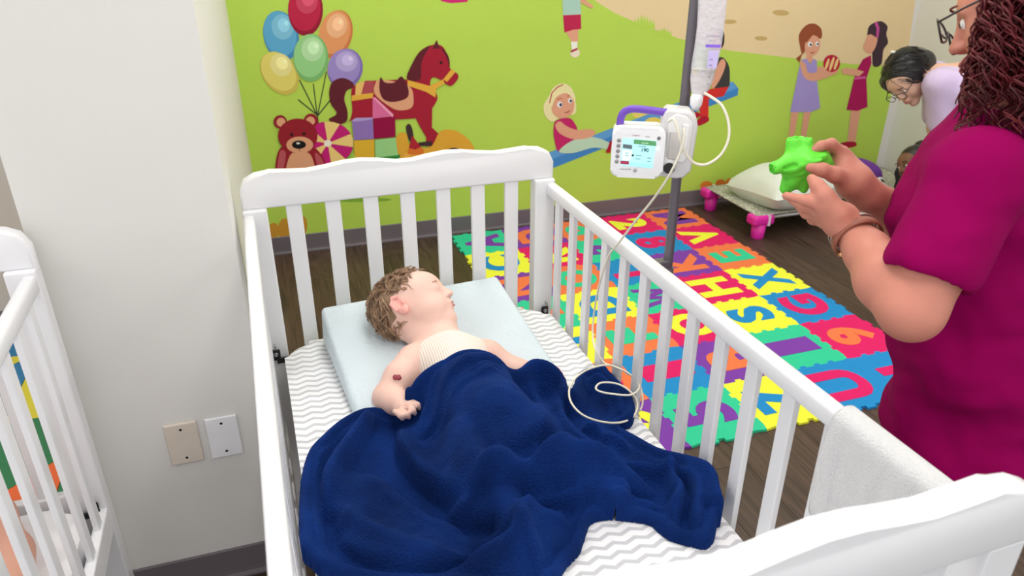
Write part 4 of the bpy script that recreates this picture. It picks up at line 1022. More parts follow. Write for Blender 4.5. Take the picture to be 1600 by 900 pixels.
# right hand (far): fingers hooked over the toy, thumb in front
D.chain([Rwr, a_(1334, 283, 1.31), a_(1318, 262, 1.31)], [.029, .031, .024], .016)
Rk = [a_(1316, 240, 1.315), a_(1322, 246, 1.335), a_(1326, 254, 1.355), a_(1330, 264, 1.37)]
for p in Rk: D.cone(a_(1334, 276, 1.325), p, .020, .0140, .012)
for kn, a, b, c in ((Rk[0], (1299, 225, 1.30), (1283, 228, 1.285), (1270, 235, 1.28)), (Rk[1], (1302, 234, 1.33), (1286, 240, 1.32), (1275, 249, 1.315)), (Rk[2], (1303, 245, 1.355), (1288, 252, 1.35), (1278, 260, 1.34)), (Rk[3], (1308, 258, 1.37), (1294, 266, 1.37), (1284, 272, 1.36))):
    D.chain([kn, a_(*a), a_(*b), a_(*c)], [.0122, .0102, .0092, .0078], .006)
D.chain([a_(1330, 284, 1.30), a_(1304, 273, 1.275), a_(1284, 265, 1.262), a_(1266, 262, 1.255)], [.020, .0140, .0118, .0092], .010)
sdf_obj('body', D, m_wsk, wom, 1, WI)
# face details
def face(H, root, I, iris, lip, brow, glasses=None, both=True):
    for s in (-1, 1):
        mesh = lathe('eye', [(.0001, -.0108), (.006, -.009), (.0098, -.0045), (.0108, 0), (.0098, .0045), (.006, .009), (.0001, .0108)], mat('eye_white', (238, 234, 230), .25), root, 14, tuple(np.array(I @ Vector(H.p(.079, .001, s*.030)))))
        lathe('iris', [(.0046, .0), (.0046, .0012), (.002, .0016)], mat('iris', iris, .25), mesh, 14, tuple(np.array(I @ Vector(H.p(.0892, .001, s*.030)))), np.stack([H.U, H.R, H.F], 1))
        tube('eyebrow', [H.p(.098-.012*t*t, .026+.004*(1-t*t), s*(.030+.018*t)) for t in np.linspace(-1, 1, 7)], .002, brow, root, 6, 0, I)
    for du, w, rr in ((-.0515, .019, .0042), (-.0600, .016, .0048)):
        tube('lip', [H.p(.1025-.012*t*t, du, w*t) for t in np.linspace(-1, 1, 9)], [rr*(1-.75*abs(t)) for t in np.linspace(-1, 1, 9)], lip, root, 8, 0, I)
def glasses(H, root, I, m, label):
    g = thing('eyeglasses', label, 'eyeglasses', tuple(H.p(.11, 0, 0))); GI = inv_of(g)
    for s in (-1, 1):
        P = [H.p(.117-.004*abs(math.cos(a)), .002+.018*math.sin(a), s*.033+.024*math.cos(a)) for a in np.linspace(0, 2*math.pi, 25)]
        tube('rim', P, .0018, m, g, 6, 0, GI)
        V = [H.p(.1165-.004*abs(math.cos(a)), .002+.017*math.sin(a), s*.033+.023*math.cos(a)) for a in np.linspace(0, 2*math.pi, 24, endpoint=False)]
        mesh_obj('lens', V, [tuple(range(24))], mat('lens_glass', (235, 240, 240), .05, 0, alpha=.18), g, False, GI)
        tube('temple', [H.p(.114, .008, s*.056), H.p(.06, .010, s*.074), H.p(.0, .008, s*.083), H.p(-.025, -.008, s*.083)], .0018, m, g, 6, 4, GI)
    tube('bridge', [H.p(.118, .004, -.010), H.p(.121, .007, 0), H.p(.118, .004, .010)], .0016, m, g, 6, 3, GI)
    return g
face(WH, wom, WI, (90, 70, 50), mat('woman_lip', (190, 100, 104), .4), mat('brow_red', (110, 50, 44), .7))
glasses(WH, wom, WI, mat('dark_frame', (44, 36, 38), .3), 'dark framed eyeglasses worn by the woman in magenta scrubs')
# scrub top and trousers
m_mgs = mat('magenta_scrubs', (138, 0, 78), .9, .05, 6, .4, 22, spec=.08)
D = Sdf(np.min([Wsh, Rsh, Wbe, Whi, a_(1390, 600, 1.3)], 0)-np.array([.22, .22, .16]), np.max([Wsh, Rsh, Wbe, Whi, Wnk], 0)+np.array([.22, .22, .10]), .0062)
Wfd = np.array([WH.F[0], WH.F[1], 0]); Wfd /= np.linalg.norm(Wfd); Wrt = np.array([Wfd[1], -Wfd[0], 0])
WAx = np.array([Wfd, Wrt, [0, 0, 1.]])
D.ell(Wch, (.135, .175, .20), WAx, .05); D.ell(Wch+Wfd*.045+np.array([0, 0, -.03]), (.10, .15, .11), WAx, .06)
D.ell(Wbe, (.145, .175, .20), WAx, .06); D.ell(Whi+np.array([0, 0, .02]), (.165, .195, .17), WAx, .06)
D.cone(Wsh+np.array([0, 0, .0]), Rsh, .068, .055, .06); D.chain([Wnk, Wch], [.075, .12], .05)
D.chain([Wsh, Wsh*.36+Wel*.64], [.070, .073], .03)
D.chain([Rsh, Rsh*.4+Rel*.6], [.056, .060], .03)
sd = (Wel-Wsh); sd /= np.linalg.norm(sd)
D.ell(Wnk+np.array([0, 0, .045]), (.06, .06, .055), None, .01, 'carve')
# open sleeve end: carve the arm channel
cutp = Wsh*.36+Wel*.64+sd*.012
D.cone(cutp+sd*.10, cutp+sd*.24, .10, .12, .003, 'carve')
V, F = D.mesh(); V = relax(V, F, 2)
def cloth_folds(V, amp, seed, freq=(9, 7, 5)):
    rg = np.random.default_rng(seed); d = np.zeros(len(V))
    for i in range(5):
        k = rg.normal(size=3)*np.array(freq)*1.4; d += np.sin(V@k+rg.uniform(0, 6.28)+1.5*np.sin(V@(k[[1, 2, 0]]*.6)))/5
    return d*amp
zf = np.clip((1.30-V[:, 2])/.3, 0, 1); dsp = cloth_folds(V, .024, 4, (8, 8, 15))*zf+cloth_folds(V, .006, 14, (22, 22, 26))*np.clip((1.42-V[:, 2])/.2, 0, 1)
dirn = V-(Wch*.5+Wbe*.5); dirn[:, 2] = 0; dirn /= np.linalg.norm(dirn, axis=1)[:, None]+1e-9
V = V+dirn*dsp[:, None]
mesh_obj('scrub_top', V, F, m_mgs, wom, True, WI)
D = Sdf(np.array([Whi[0]-.30, Whi[1]-.30, .05]), np.array([Whi[0]+.30, Whi[1]+.30, Whi[2]+.08]), .009)
D.ell(Whi+np.array([0, 0, -.05]), (.150, .180, .15), WAx, .05)
for s in (-1, 1):
    hipj = Whi+Wrt*s*.085+np.array([0, 0, -.08]); kn = np.array([hipj[0]+Wfd[0]*.01, hipj[1]+Wfd[1]*.01, .46]); an = np.array([kn[0]-Wfd[0]*.02, kn[1]-Wfd[1]*.02, .10])
    D.chain([hipj, kn, an], [.105, .078, .070], .04)
V, F = D.mesh(); V = relax(V, F, 2); dirn = V-Whi; dirn[:, 2] = 0; dirn /= np.linalg.norm(dirn, axis=1)[:, None]+1e-9
V = V+dirn*cloth_folds(V, .010, 9, (8, 8, 18))[:, None]
mesh_obj('trousers', V, F, m_mgs, wom, True, WI)
for s in (-1, 1):
    c = Whi+Wrt*s*.085; c = np.array([c[0], c[1], .05]); D = Sdf(c-.22, c+.22, .009)
    D.chain([c+Wfd*-.06+np.array([0, 0, -.005]), c+Wfd*.07+np.array([0, 0, -.012]), c+Wfd*.13+np.array([0, 0, -.016])], [.042, .038, .032], .02); D.cone(c, c+np.array([0, 0, .06]), .04, .045, .02)
    D.plane_cut(np.array([0, 0, .002]), np.array([0, 0, -1.]))
    sdf_obj('shoe', D, mat('shoe_white', (226, 224, 222), .6), wom, 1, WI)
# curly hair
m_rh = mat('red_hair', (96, 26, 34), .45, .35, 50, spec=.6)
D = Sdf(WH.c-.19, WH.c+.19, .006); WH.e(D, -.022, .028, 0, .104, .094, .086, .02); WH.e(D, -.055, -.035, 0, .072, .085, .086, .03)
D.plane_cut(WH.p(.038, 0, 0), WH.F*.9-WH.U*.44)
capw = sdf_obj('hair', D, m_rh, wom, 1, WI)
L = []; rg = np.random.default_rng(11)
while len(L) < 1150:
    v = rg.normal(size=3); v /= np.linalg.norm(v); f, u, r = -.022+.104*v[0], .028+.094*v[1], .086*v[2]
    if f*.9-u*.44 > .020 or u < -.06: continue
    n = np.array([v[0]/.104, v[1]/.094, v[2]/.086]); n /= np.linalg.norm(n)
    start = WH.p(f, u, r); nw = n[0]*WH.F+n[1]*WH.U+n[2]*WH.R; out = np.array([nw[0], nw[1], 0]); ff_ = out@Wfd; out = out-Wfd*max(0, ff_+.25); out = out/(np.linalg.norm(out)+1e-6)
    zend = WH.c[2]-rg.uniform(.08, .185); drop = max(.04, start[2]-zend)
    spread = rg.uniform(.02, .075); N = 30; turns = drop/rg.uniform(.034, .055); ph_ = rg.uniform(0, 6.28); rad = rg.uniform(.007, .015)
    P = []
    for k in range(N):
        s = k/(N-1)
        c = start+nw*.03*math.sin(min(1, s*3)*math.pi/2)*.7+out*spread*math.sin(s*math.pi*.62)*(.4+.6*max(0, n[1]*.5+.6))+np.array([0, 0, -drop*s**1.15])
        a = ph_+turns*6.283*s; ra = rad*min(1, s*4)
        P.append(c+ra*(math.cos(a)*np.array([out[1], -out[0], 0])+math.sin(a)*(out*.8+np.array([0, 0, .5]))))
    P = np.array(P); e_ = (P-WH.c)@Wfd; P = P-np.outer(np.maximum(0, e_-rg.uniform(.025, .065))*.8, Wfd)
    L.append(P)
strands_obj('curls', L, .0026, .0014, mat('red_curl', (88, 20, 28), .45, .6, 25, spec=.4), capw, 3, WI)
# watch and bracelet on the near wrist
fd = (Wwr-Wel); fd /= np.linalg.norm(fd); wc = Wwr-fd*.008
nn = np.cross(fd, [0, 0, 1.]); nn /= np.linalg.norm(nn); n2 = np.cross(fd, nn)
def ring(name, c, r, h, th, m, parent, I, tilt=0.0, n=40):
    V = []; F = []
    for k in range(n):
        a = 2*math.pi*k/n; e = math.cos(a)*nn*1.0+math.sin(a)*n2*1.0; tl = fd*tilt*math.cos(a)
        for rr, hh in ((r, -h), (r+th, -h*.8), (r+th, h*.8), (r, h)): V.append(c+e*rr+fd*hh+tl)
    for k in range(n):
        k2 = (k+1) % n
        for j in range(4): F.append((k*4+j, k*4+(j+1) % 4, k2*4+(j+1) % 4, k2*4+j))
    return mesh_obj(name, V, F, m, parent, True, I)
wt = thing('wrist_watch', 'brown leather watch with rose gold case on the near wrist', 'watch', tuple(wc)); I2 = inv_of(wt)
ring('strap', wc, .0400, .0085, .003, mat('brown_leather', (146, 84, 66), .5, .1, 60), wt, I2)
face_dir = -nn*.35+n2*.2+RM[0]*.8; face_dir -= fd*(face_dir@fd); face_dir /= np.linalg.norm(face_dir); bx = np.cross(fd, face_dir)
cs = wc+face_dir*.043
lathe('case', [(.013, -.004), (.0145, -.002), (.0145, .004), (.012, .006)], mat('rose_gold', (216, 160, 120), .25, metal=.9), wt, 24, tuple(np.array(I2 @ Vector(cs))), np.stack([fd, bx, face_dir], 1))
lathe('dial', [(.0115, .0), (.0115, .0066)], mat('dial', (236, 228, 220), .3), wt, 24, tuple(np.array(I2 @ Vector(cs))), np.stack([fd, bx, face_dir], 1))
bk = wc-face_dir*.033-n2*.0
lathe('buckle', [(.006, -.004), (.007, .004)], mat('rose_gold', (216, 160, 120)), wt, 8, tuple(np.array(I2 @ Vector(wc+(-RM[0]*.6-RM[1]*.6)*.046))), np.stack([fd, bx, face_dir], 1))
br = thing('bracelet', 'thin silver chain bracelet above the brown watch', 'bracelet', tuple(wc+fd*.016)); I3 = inv_of(br)
ring('chain', wc+fd*.0150, .0395, .0018, .0022, mat('silver', (206, 200, 196), .3, metal=.9), br, I3, .004); ring('chain', wc+fd*.0205, .0385, .0014, .0020, mat('silver', (206, 200, 196)), br, I3, -.003)
# ------------------------------------------------------------------ green toy held in both hands
D = Sdf(a_(1205, 300, 1.26)-.06, a_(1300, 215, 1.30)+.08, .003)
g_ = lambda u, v, r=1.285: a_(u, v, r)
D.ell(g_(1257, 252), (.036, .026, .027), None, .01)
D.chain([g_(1242, 246), g_(1241, 222)], [.0185, .0150], .012); D.chain([g_(1258, 240), g_(1262, 219)], [.013, .0095], .010)
D.chain([g_(1256, 252), g_(1232, 256, 1.27), g_(1209, 263, 1.26)], [.020, .0135, .0125], .012)
D.cone(g_(1209, 263, 1.26), g_(1198, 266, 1.255), .009, .010, .002, 'carve')
D.chain([g_(1254, 262), g_(1240, 278), g_(1228, 294)], [.022, .018, .012], .012)
D.chain([g_(1262, 266), g_(1258, 284), g_(1256, 296)], [.014, .009, .0075], .01)
D.chain([g_(1262, 250), g_(1282, 250, 1.29), g_(1293, 258, 1.3)], [.02, .016, .012], .012)
D.chain([g_(1236, 262, 1.265), g_(1262, 250, 1.265), g_(1288, 244, 1.275)], [.006, .008, .006], .008)
D.chain([g_(1226, 274, 1.27), g_(1246, 266, 1.265), g_(1266, 262, 1.268)], [.005, .007, .005], .008)
D.chain([g_(1228, 268, 1.262), g_(1252, 259, 1.257), g_(1284, 250, 1.262)], [.003, .004, .003], .004)
for qa, qb in (((1238, 232), (1270, 230)), ((1226, 262), (1244, 258)), ((1236, 276), (1256, 268)), ((1262, 244), (1286, 240))): D.cone(g_(*qa, 1.258), g_(*qb, 1.258), .0035, .003, .004, 'carve')
D.cone(g_(1241, 221), g_(1240, 210), .0085, .010, .003, 'carve'); D.cone(g_(1262, 218), g_(1263, 208), .0055, .007, .003, 'carve')
V, F = D.mesh(); V = relax(V, F, 1)
gt = mesh_obj('green_toy', V, F, mat('green_rubber', (104, 226, 62), .42, .04, 20, .1, 60, spec=.4, sss=.05))
tag(gt, 'crumpled bright green rubber toy in the hands of the woman in magenta', 'toy')

# ------------------------------------------------------------------ woman in lavender bending over the cot
lav = thing('person', 'black haired woman in a lavender shirt bending over the cot', 'person', (3.45, 2.75, 0)); LI = inv_of(lav)
LHd = Head(atr(1418, 122, 4.3), camvec(-.50, -.82, .12), camvec(-.80, .46, .22), 1.08)
lsh, lsh2 = atr(1468, 132, 4.22), atr(1462, 118, 4.52); lch = atr(1498, 138, 4.36); lhip = atr(1612, 150, 4.30); lel, lwr = atr(1476, 205, 4.25), atr(1500, 262, 4.50); nk = atr(1462, 122, 4.36)
lo = np.min([LHd.c, lsh, lwr, lhip, lel], 0)-.16; hi = np.max([LHd.c, lsh2, lhip, lch], 0)+.18
D = Sdf(lo, hi, .0065); adult_head(D, LHd); D.chain([LHd.p(-.02, -.06), nk], [.052, .056], .03); D.chain([nk, lch, lhip], [.06, .12, .12], .05); D.cone(lsh, lsh2, .05, .05, .04)
D.chain([lsh, lel, lwr], [.055, .044, .028], .02); r2 = atr(1505, 262, 4.72); D.chain([lsh2, atr(1462, 200, 4.62), r2], [.05, .042, .028], .02)
for hw, tx in ((lwr, -1), (r2, -1)):
    D.cone(hw, hw+np.array([-.05, .04, -.04]), .03, .026, .01)
    for k in range(4): D.chain([hw+np.array([-.05, .04+.018*(k-1.5), -.04]), hw+np.array([-.09, .05+.02*(k-1.5), -.05]), hw+np.array([-.11, .055+.02*(k-1.5), -.075])], [.011, .010, .008], .004)
    D.chain([hw+np.array([-.02, .0, -.03]), hw+np.array([-.05, -.02, -.05])], [.013, .010], .006)
sdf_obj('body', D, skin('lav_skin', (222, 178, 156)), lav, 1, LI)
face(LHd, lav, LI, (60, 44, 36), mat('lav_lip', (188, 110, 108), .4), mat('brow_black', (40, 32, 32), .7))
glasses(LHd, lav, LI, mat('black_frame', (22, 20, 22), .3), 'black eyeglasses worn by the woman bending over the cot')
ax = lhip-lch; ax /= np.linalg.norm(ax); sx = lsh2-lsh; sx -= ax*(sx@ax); sx /= np.linalg.norm(sx); LA = np.array([ax, sx, np.cross(ax, sx)])
m_lv = mat('lavender_cotton', (206, 186, 222), .85, .03, 6, .2, 20)
D = Sdf(np.min([lsh, lhip, lch, lel], 0)-.22, np.max([lsh2, lhip, lch], 0)+.22, .009)
D.ell(lch*.85+lhip*.15, (.19, .185, .125), LA, .05); D.ell(lhip*.7+lch*.3, (.22, .18, .14), LA, .06); D.cone(lsh, lsh2, .068, .068, .06)
D.chain([lsh, lsh*.25+lel*.75], [.072, .074], .03); D.chain([lsh2, lsh2*.3+atr(1462, 200, 4.62)*.7], [.066, .068], .03)
sl = lel-lsh; sl /= np.linalg.norm(sl); D.cone(lsh*.25+lel*.75+sl*.03, lsh*.25+lel*.75+sl*.15, .062, .075, .004, 'carve')
V, F = D.mesh(); V = relax(V, F, 2); V = V+cloth_folds(V, .012, 21, (14, 14, 14))[:, None]*LA[2]
mesh_obj('lavender_shirt', V, F, m_lv, lav, True, LI)
D = Sdf(np.array([lhip[0]-.3, lhip[1]-.3, .05]), np.array([lhip[0]+.3, lhip[1]+.3, lhip[2]+.16]), .012)
D.ell(lhip+np.array([.03, -.03, -.02]), (.16, .17, .15), None, .05)
for s in (-1, 1):
    h = lhip+sx*s*.09+np.array([.03, -.03, -.05]); D.chain([h, np.array([h[0]-.03, h[1]+.03, .45]), np.array([h[0]+.02, h[1]-.02, .10])], [.10, .07, .06], .04)
sdf_obj('trousers', D, mat('lav_trousers', (190, 170, 210), .85, .03, 6), lav, 1, LI)
for s in (-1, 1):
    h = lhip+sx*s*.09+np.array([.05, -.05, 0]); c = np.array([h[0], h[1], .05]); D = Sdf(c-.2, c+.2, .012); D.chain([c, c+np.array([-.12, .09, -.01])], [.042, .036], .02); D.cone(c, c+np.array([0, 0, .06]), .042, .045, .02); D.plane_cut(np.array([0, 0, .003]), np.array([0, 0, -1.])); sdf_obj('shoe', D, mat('shoe_white', (226, 224, 222)), lav, 1, LI)
m_bh = mat('black_hair', (26, 22, 26), .35, .3, 30, .3, 80, spec=.6, stretch=(1, 1, 4))
D = Sdf(LHd.c-.2, LHd.c+.2, .006); LHd.e(D, -.022, .030, 0, .104, .094, .088, .02); LHd.e(D, -.07, -.03, .02, .050, .060, .070, .03); D.plane_cut(LHd.p(.060, 0, 0), LHd.F*.93-LHd.U*.36)
LHd.e(D, -.10, -.02, -.01, .06, .06, .06, .03); LHd.q(D, (.055, .05, .05), (.03, -.04, .082), .026, .018, .02); LHd.q(D, (.03, .05, .075), (.0, -.08, .085), .026, .016, .02); LHd.q(D, (-.08, -.03, .04), (-.03, -.14, .09), .05, .02, .03)
hcap = sdf_obj('hair', D, m_bh, lav, 1, LI)
L = []; rg = np.random.default_rng(5)
while len(L) < 420:
    v = rg.normal(size=3); v /= np.linalg.norm(v); f, u, r = -.022+.106*v[0], .030+.096*v[1], .090*v[2]
    if f*.93-u*.36 > .052: continue
    n = np.array([v[0]/.106, v[1]/.096, v[2]/.090]); n /= np.linalg.norm(n); fl = np.array([-.5, -.7, .25*np.sign(r)])+rg.normal(size=3)*.15; t = fl-n*(fl@n); t /= np.linalg.norm(t); ln = rg.uniform(.05, .10)
    L.append(np.array([LHd.p(*(np.array([f, u, r])+t*ln*s_+n*(.001+.006*s_)-n*(ln*s_)**2/.1*.5)) for s_ in np.linspace(0, 1, 7)]))
strands_obj('hair_strands', L, .0022, .0008, mat('black_strand', (30, 26, 30), .3, .3, 40, spec=.6), hcap, 3, LI)
lathe('hair_clip', [(.010, -.006), (.014, 0), (.010, .006)], mat('clip_white', (230, 226, 220), .3), hcap, 12, tuple(np.array(LI @ Vector(LHd.p(-.06, .125, .01)))))

# ------------------------------------------------------------------ child on the cot
kid = thing('person', 'dark haired child sitting on the cot beside the purple blanket', 'person', (3.62, 3.45, .14)); KI = inv_of(kid)
KH = Head(atr(1429, 258, 4.86), camvec(-.93, -.18, .20), camvec(-.12, .96, -.05), .98)
kc = KH.c; kn_ = kc+np.array([.03, .04, -.13]); kb = np.array([kc[0]+.06, kc[1]+.10, .26])
D = Sdf(np.array([kc[0]-.35, kc[1]-.25, .13]), kc+np.array([.28, .30, .16]), .006); adult_head(D, KH); D.chain([KH.p(-.02, -.06), kn_], [.04, .042], .03); D.chain([kn_, kn_*.5+kb*.5+np.array([.03, 0, 0]), kb+np.array([.03, 0, 0])], [.045, .05, .07], .04)
sdf_obj('body', D, skin('kid_skin', (132, 92, 72)), kid, 1, KI)
face(KH, kid, KI, (40, 28, 24), mat('kid_lip', (120, 66, 62), .4), mat('brow_black', (40, 32, 32), .7))
D = Sdf(np.array([kc[0]-.3, kc[1]-.25, .13]), kc+np.array([.32, .32, .0]), .007); D.chain([kn_+np.array([.03, .02, -.03]), kb+np.array([.03, .0, 0])], [.06, .085], .04); D.cone(kn_+np.array([.03, -.035, -.05]), kn_+np.array([.05, .09, -.05]), .042, .042, .03)
D.plane_cut(np.array([0, 0, .155]), np.array([0, 0, -1.]))
sdf_obj('shirt', D, mat('kid_shirt', (40, 38, 46), .85, .1, 20), kid, 1, KI)
D = Sdf(kc-.17, kc+.17, .006); KH.e(D, -.02, .028, 0, .102, .092, .086, .02); D.plane_cut(KH.p(.040, 0, 0), KH.F*.9-KH.U*.44); KH.e(D, -.075, .10, .0, .045, .042, .045, .01)
sdf_obj('hair', D, m_bh, kid, 1, KI)
# purple blanket and patterned white cloth on the cot
def lump(name, label, cat, c, dims, m, seed, h=.008, floor_z=.150):
    D = Sdf(np.array(c)-np.array(dims)*.5-.03, np.array(c)+np.array(dims)*.5+.05, h); rg = np.random.default_rng(seed)
    D.ell(c, np.array(dims)*.42, None, .03)
    for i in range(9):
        a = np.array(c)+rg.uniform(-.42, .42, 3)*dims*np.array([1, 1, .3]); b = a+rg.uniform(-.3, .3, 3)*dims; a[2] = c[2]+dims[2]*rg.uniform(-.1, .3); b[2] = c[2]+dims[2]*rg.uniform(-.1, .25)
        D.cone(a, b, .03*dims[2]/.16, .022*dims[2]/.16, .02)
    D.plane_cut(np.array([0, 0, floor_z]), np.array([0, 0, -1.]))
    return tag(sdf_obj(name, D, m, None, 1), label, cat)
lump('fleece_blanket', 'crumpled purple blanket on the cot behind the held toy', 'blanket', (3.46, 3.62, .21), (.46, .40, .24), mat('purple_fleece', (112, 56, 160), .95, .1, 20, .3, 120, sheen=.4), 5)
m_pat = mat('patterned_cloth', (232, 230, 230), .9, .02, 10)
nt = m_pat.node_tree; _v = nt.nodes.new('ShaderNodeTexNoise'); _v.inputs['Scale'].default_value = 26; nt.links.new(nt.nodes['Texture Coordinate'].outputs['Object'], _v.inputs['Vector'])
_r = nt.nodes.new('ShaderNodeValToRGB'); _r.color_ramp.elements[0].position = .36; _r.color_ramp.elements[0].color = (*lin((40, 40, 44)), 1); _r.color_ramp.elements[1].position = .40; _r.color_ramp.elements[1].color = (*lin((234, 232, 232)), 1)
nt.links.new(_v.outputs['Fac'], _r.inputs[0]); nt.links.new(_r.outputs[0], nt.nodes['Principled BSDF'].inputs['Base Color'])
lump('patterned_cloth', 'white cloth with black print bunched on the cot below the purple blanket', 'cloth', (3.36, 3.40, .19), (.42, .22, .13), m_pat, 8)

# ------------------------------------------------------------------ child in the left crib (mostly out of the picture)
k2 = thing('person', 'bare legged small child sitting in the crib at the left edge', 'person', (-.484-.30, 1.636-.16, .40)); I4 = inv_of(k2)
q_ = lambda x, y, z: np.array([CR2[0]+x, CR2[1]+y, z])
D = Sdf(q_(-.62, -.62, .38), q_(-.02, .0, .98), .006)
H4 = Head(q_(-.40, -.20, .80), (.6, -.7, -.1), (0, 0, 1), .95)
adult_head(D, H4); D.chain([H4.p(-.02, -.05), q_(-.40, -.19, .68), q_(-.38, -.17, .58), q_(-.37, -.17, .48)], [.04, .06, .085, .085], .04)
D.chain([q_(-.40, -.19, .66), q_(-.30, -.22, .60), q_(-.26, -.28, .52)], [.034, .030, .022], .02); D.chain([q_(-.46, -.22, .66), q_(-.50, -.30, .58), q_(-.46, -.36, .50)], [.034, .030, .022], .02)
for w_ in (q_(-.26, -.28, .52), q_(-.46, -.36, .50)):
    for j in range(4): D.chain([w_, w_+np.array([.03+.004*j, -.02+.012*j, -.02]), w_+np.array([.04, -.03+.013*j, -.04])], [.012, .008, .006], .004)
    D.chain([w_, w_+np.array([.0, -.03, -.02])], [.012, .007], .005)
D.chain([q_(-.36, -.14, .455), q_(-.20, -.125, .462), q_(-.135, -.24, .455), q_(-.085, -.37, .440)], [.055, .047, .038, .030], .025)
D.cone(q_(-.085, -.37, .438), q_(-.05, -.41, .45), .027, .022, .015)
D.chain([q_(-.38, -.22, .455), q_(-.32, -.38, .46), q_(-.28, -.52, .435)], [.055, .046, .030], .025)
sdf_obj('body', D, skin('crib_kid_skin', (214, 160, 138)), k2, 2, I4)
D = Sdf(q_(-.52, -.36, .39), q_(-.16, .0, .74), .007); D.chain([q_(-.40, -.19, .66), q_(-.38, -.17, .56), q_(-.37, -.17, .48)], [.066, .092, .098], .04); D.cone(q_(-.37, -.15, .465), q_(-.235, -.128, .465), .066, .058, .02)
sdf_obj('white_bodysuit', D, mat('white_cotton', (240, 238, 236), .9, .02, 10), k2, 2, I4)
face(H4, k2, I4, (70, 50, 40), mat('woman_lip', (190, 100, 104)), mat('brow_black', (40, 32, 32)))
D = Sdf(H4.c-.17, H4.c+.17, .007); H4.e(D, -.02, .028, 0, .102, .092, .084, .02); D.plane_cut(H4.p(.040, 0, 0), H4.F*.9-H4.U*.44); sdf_obj('hair', D, m_hair, k2, 1, I4)
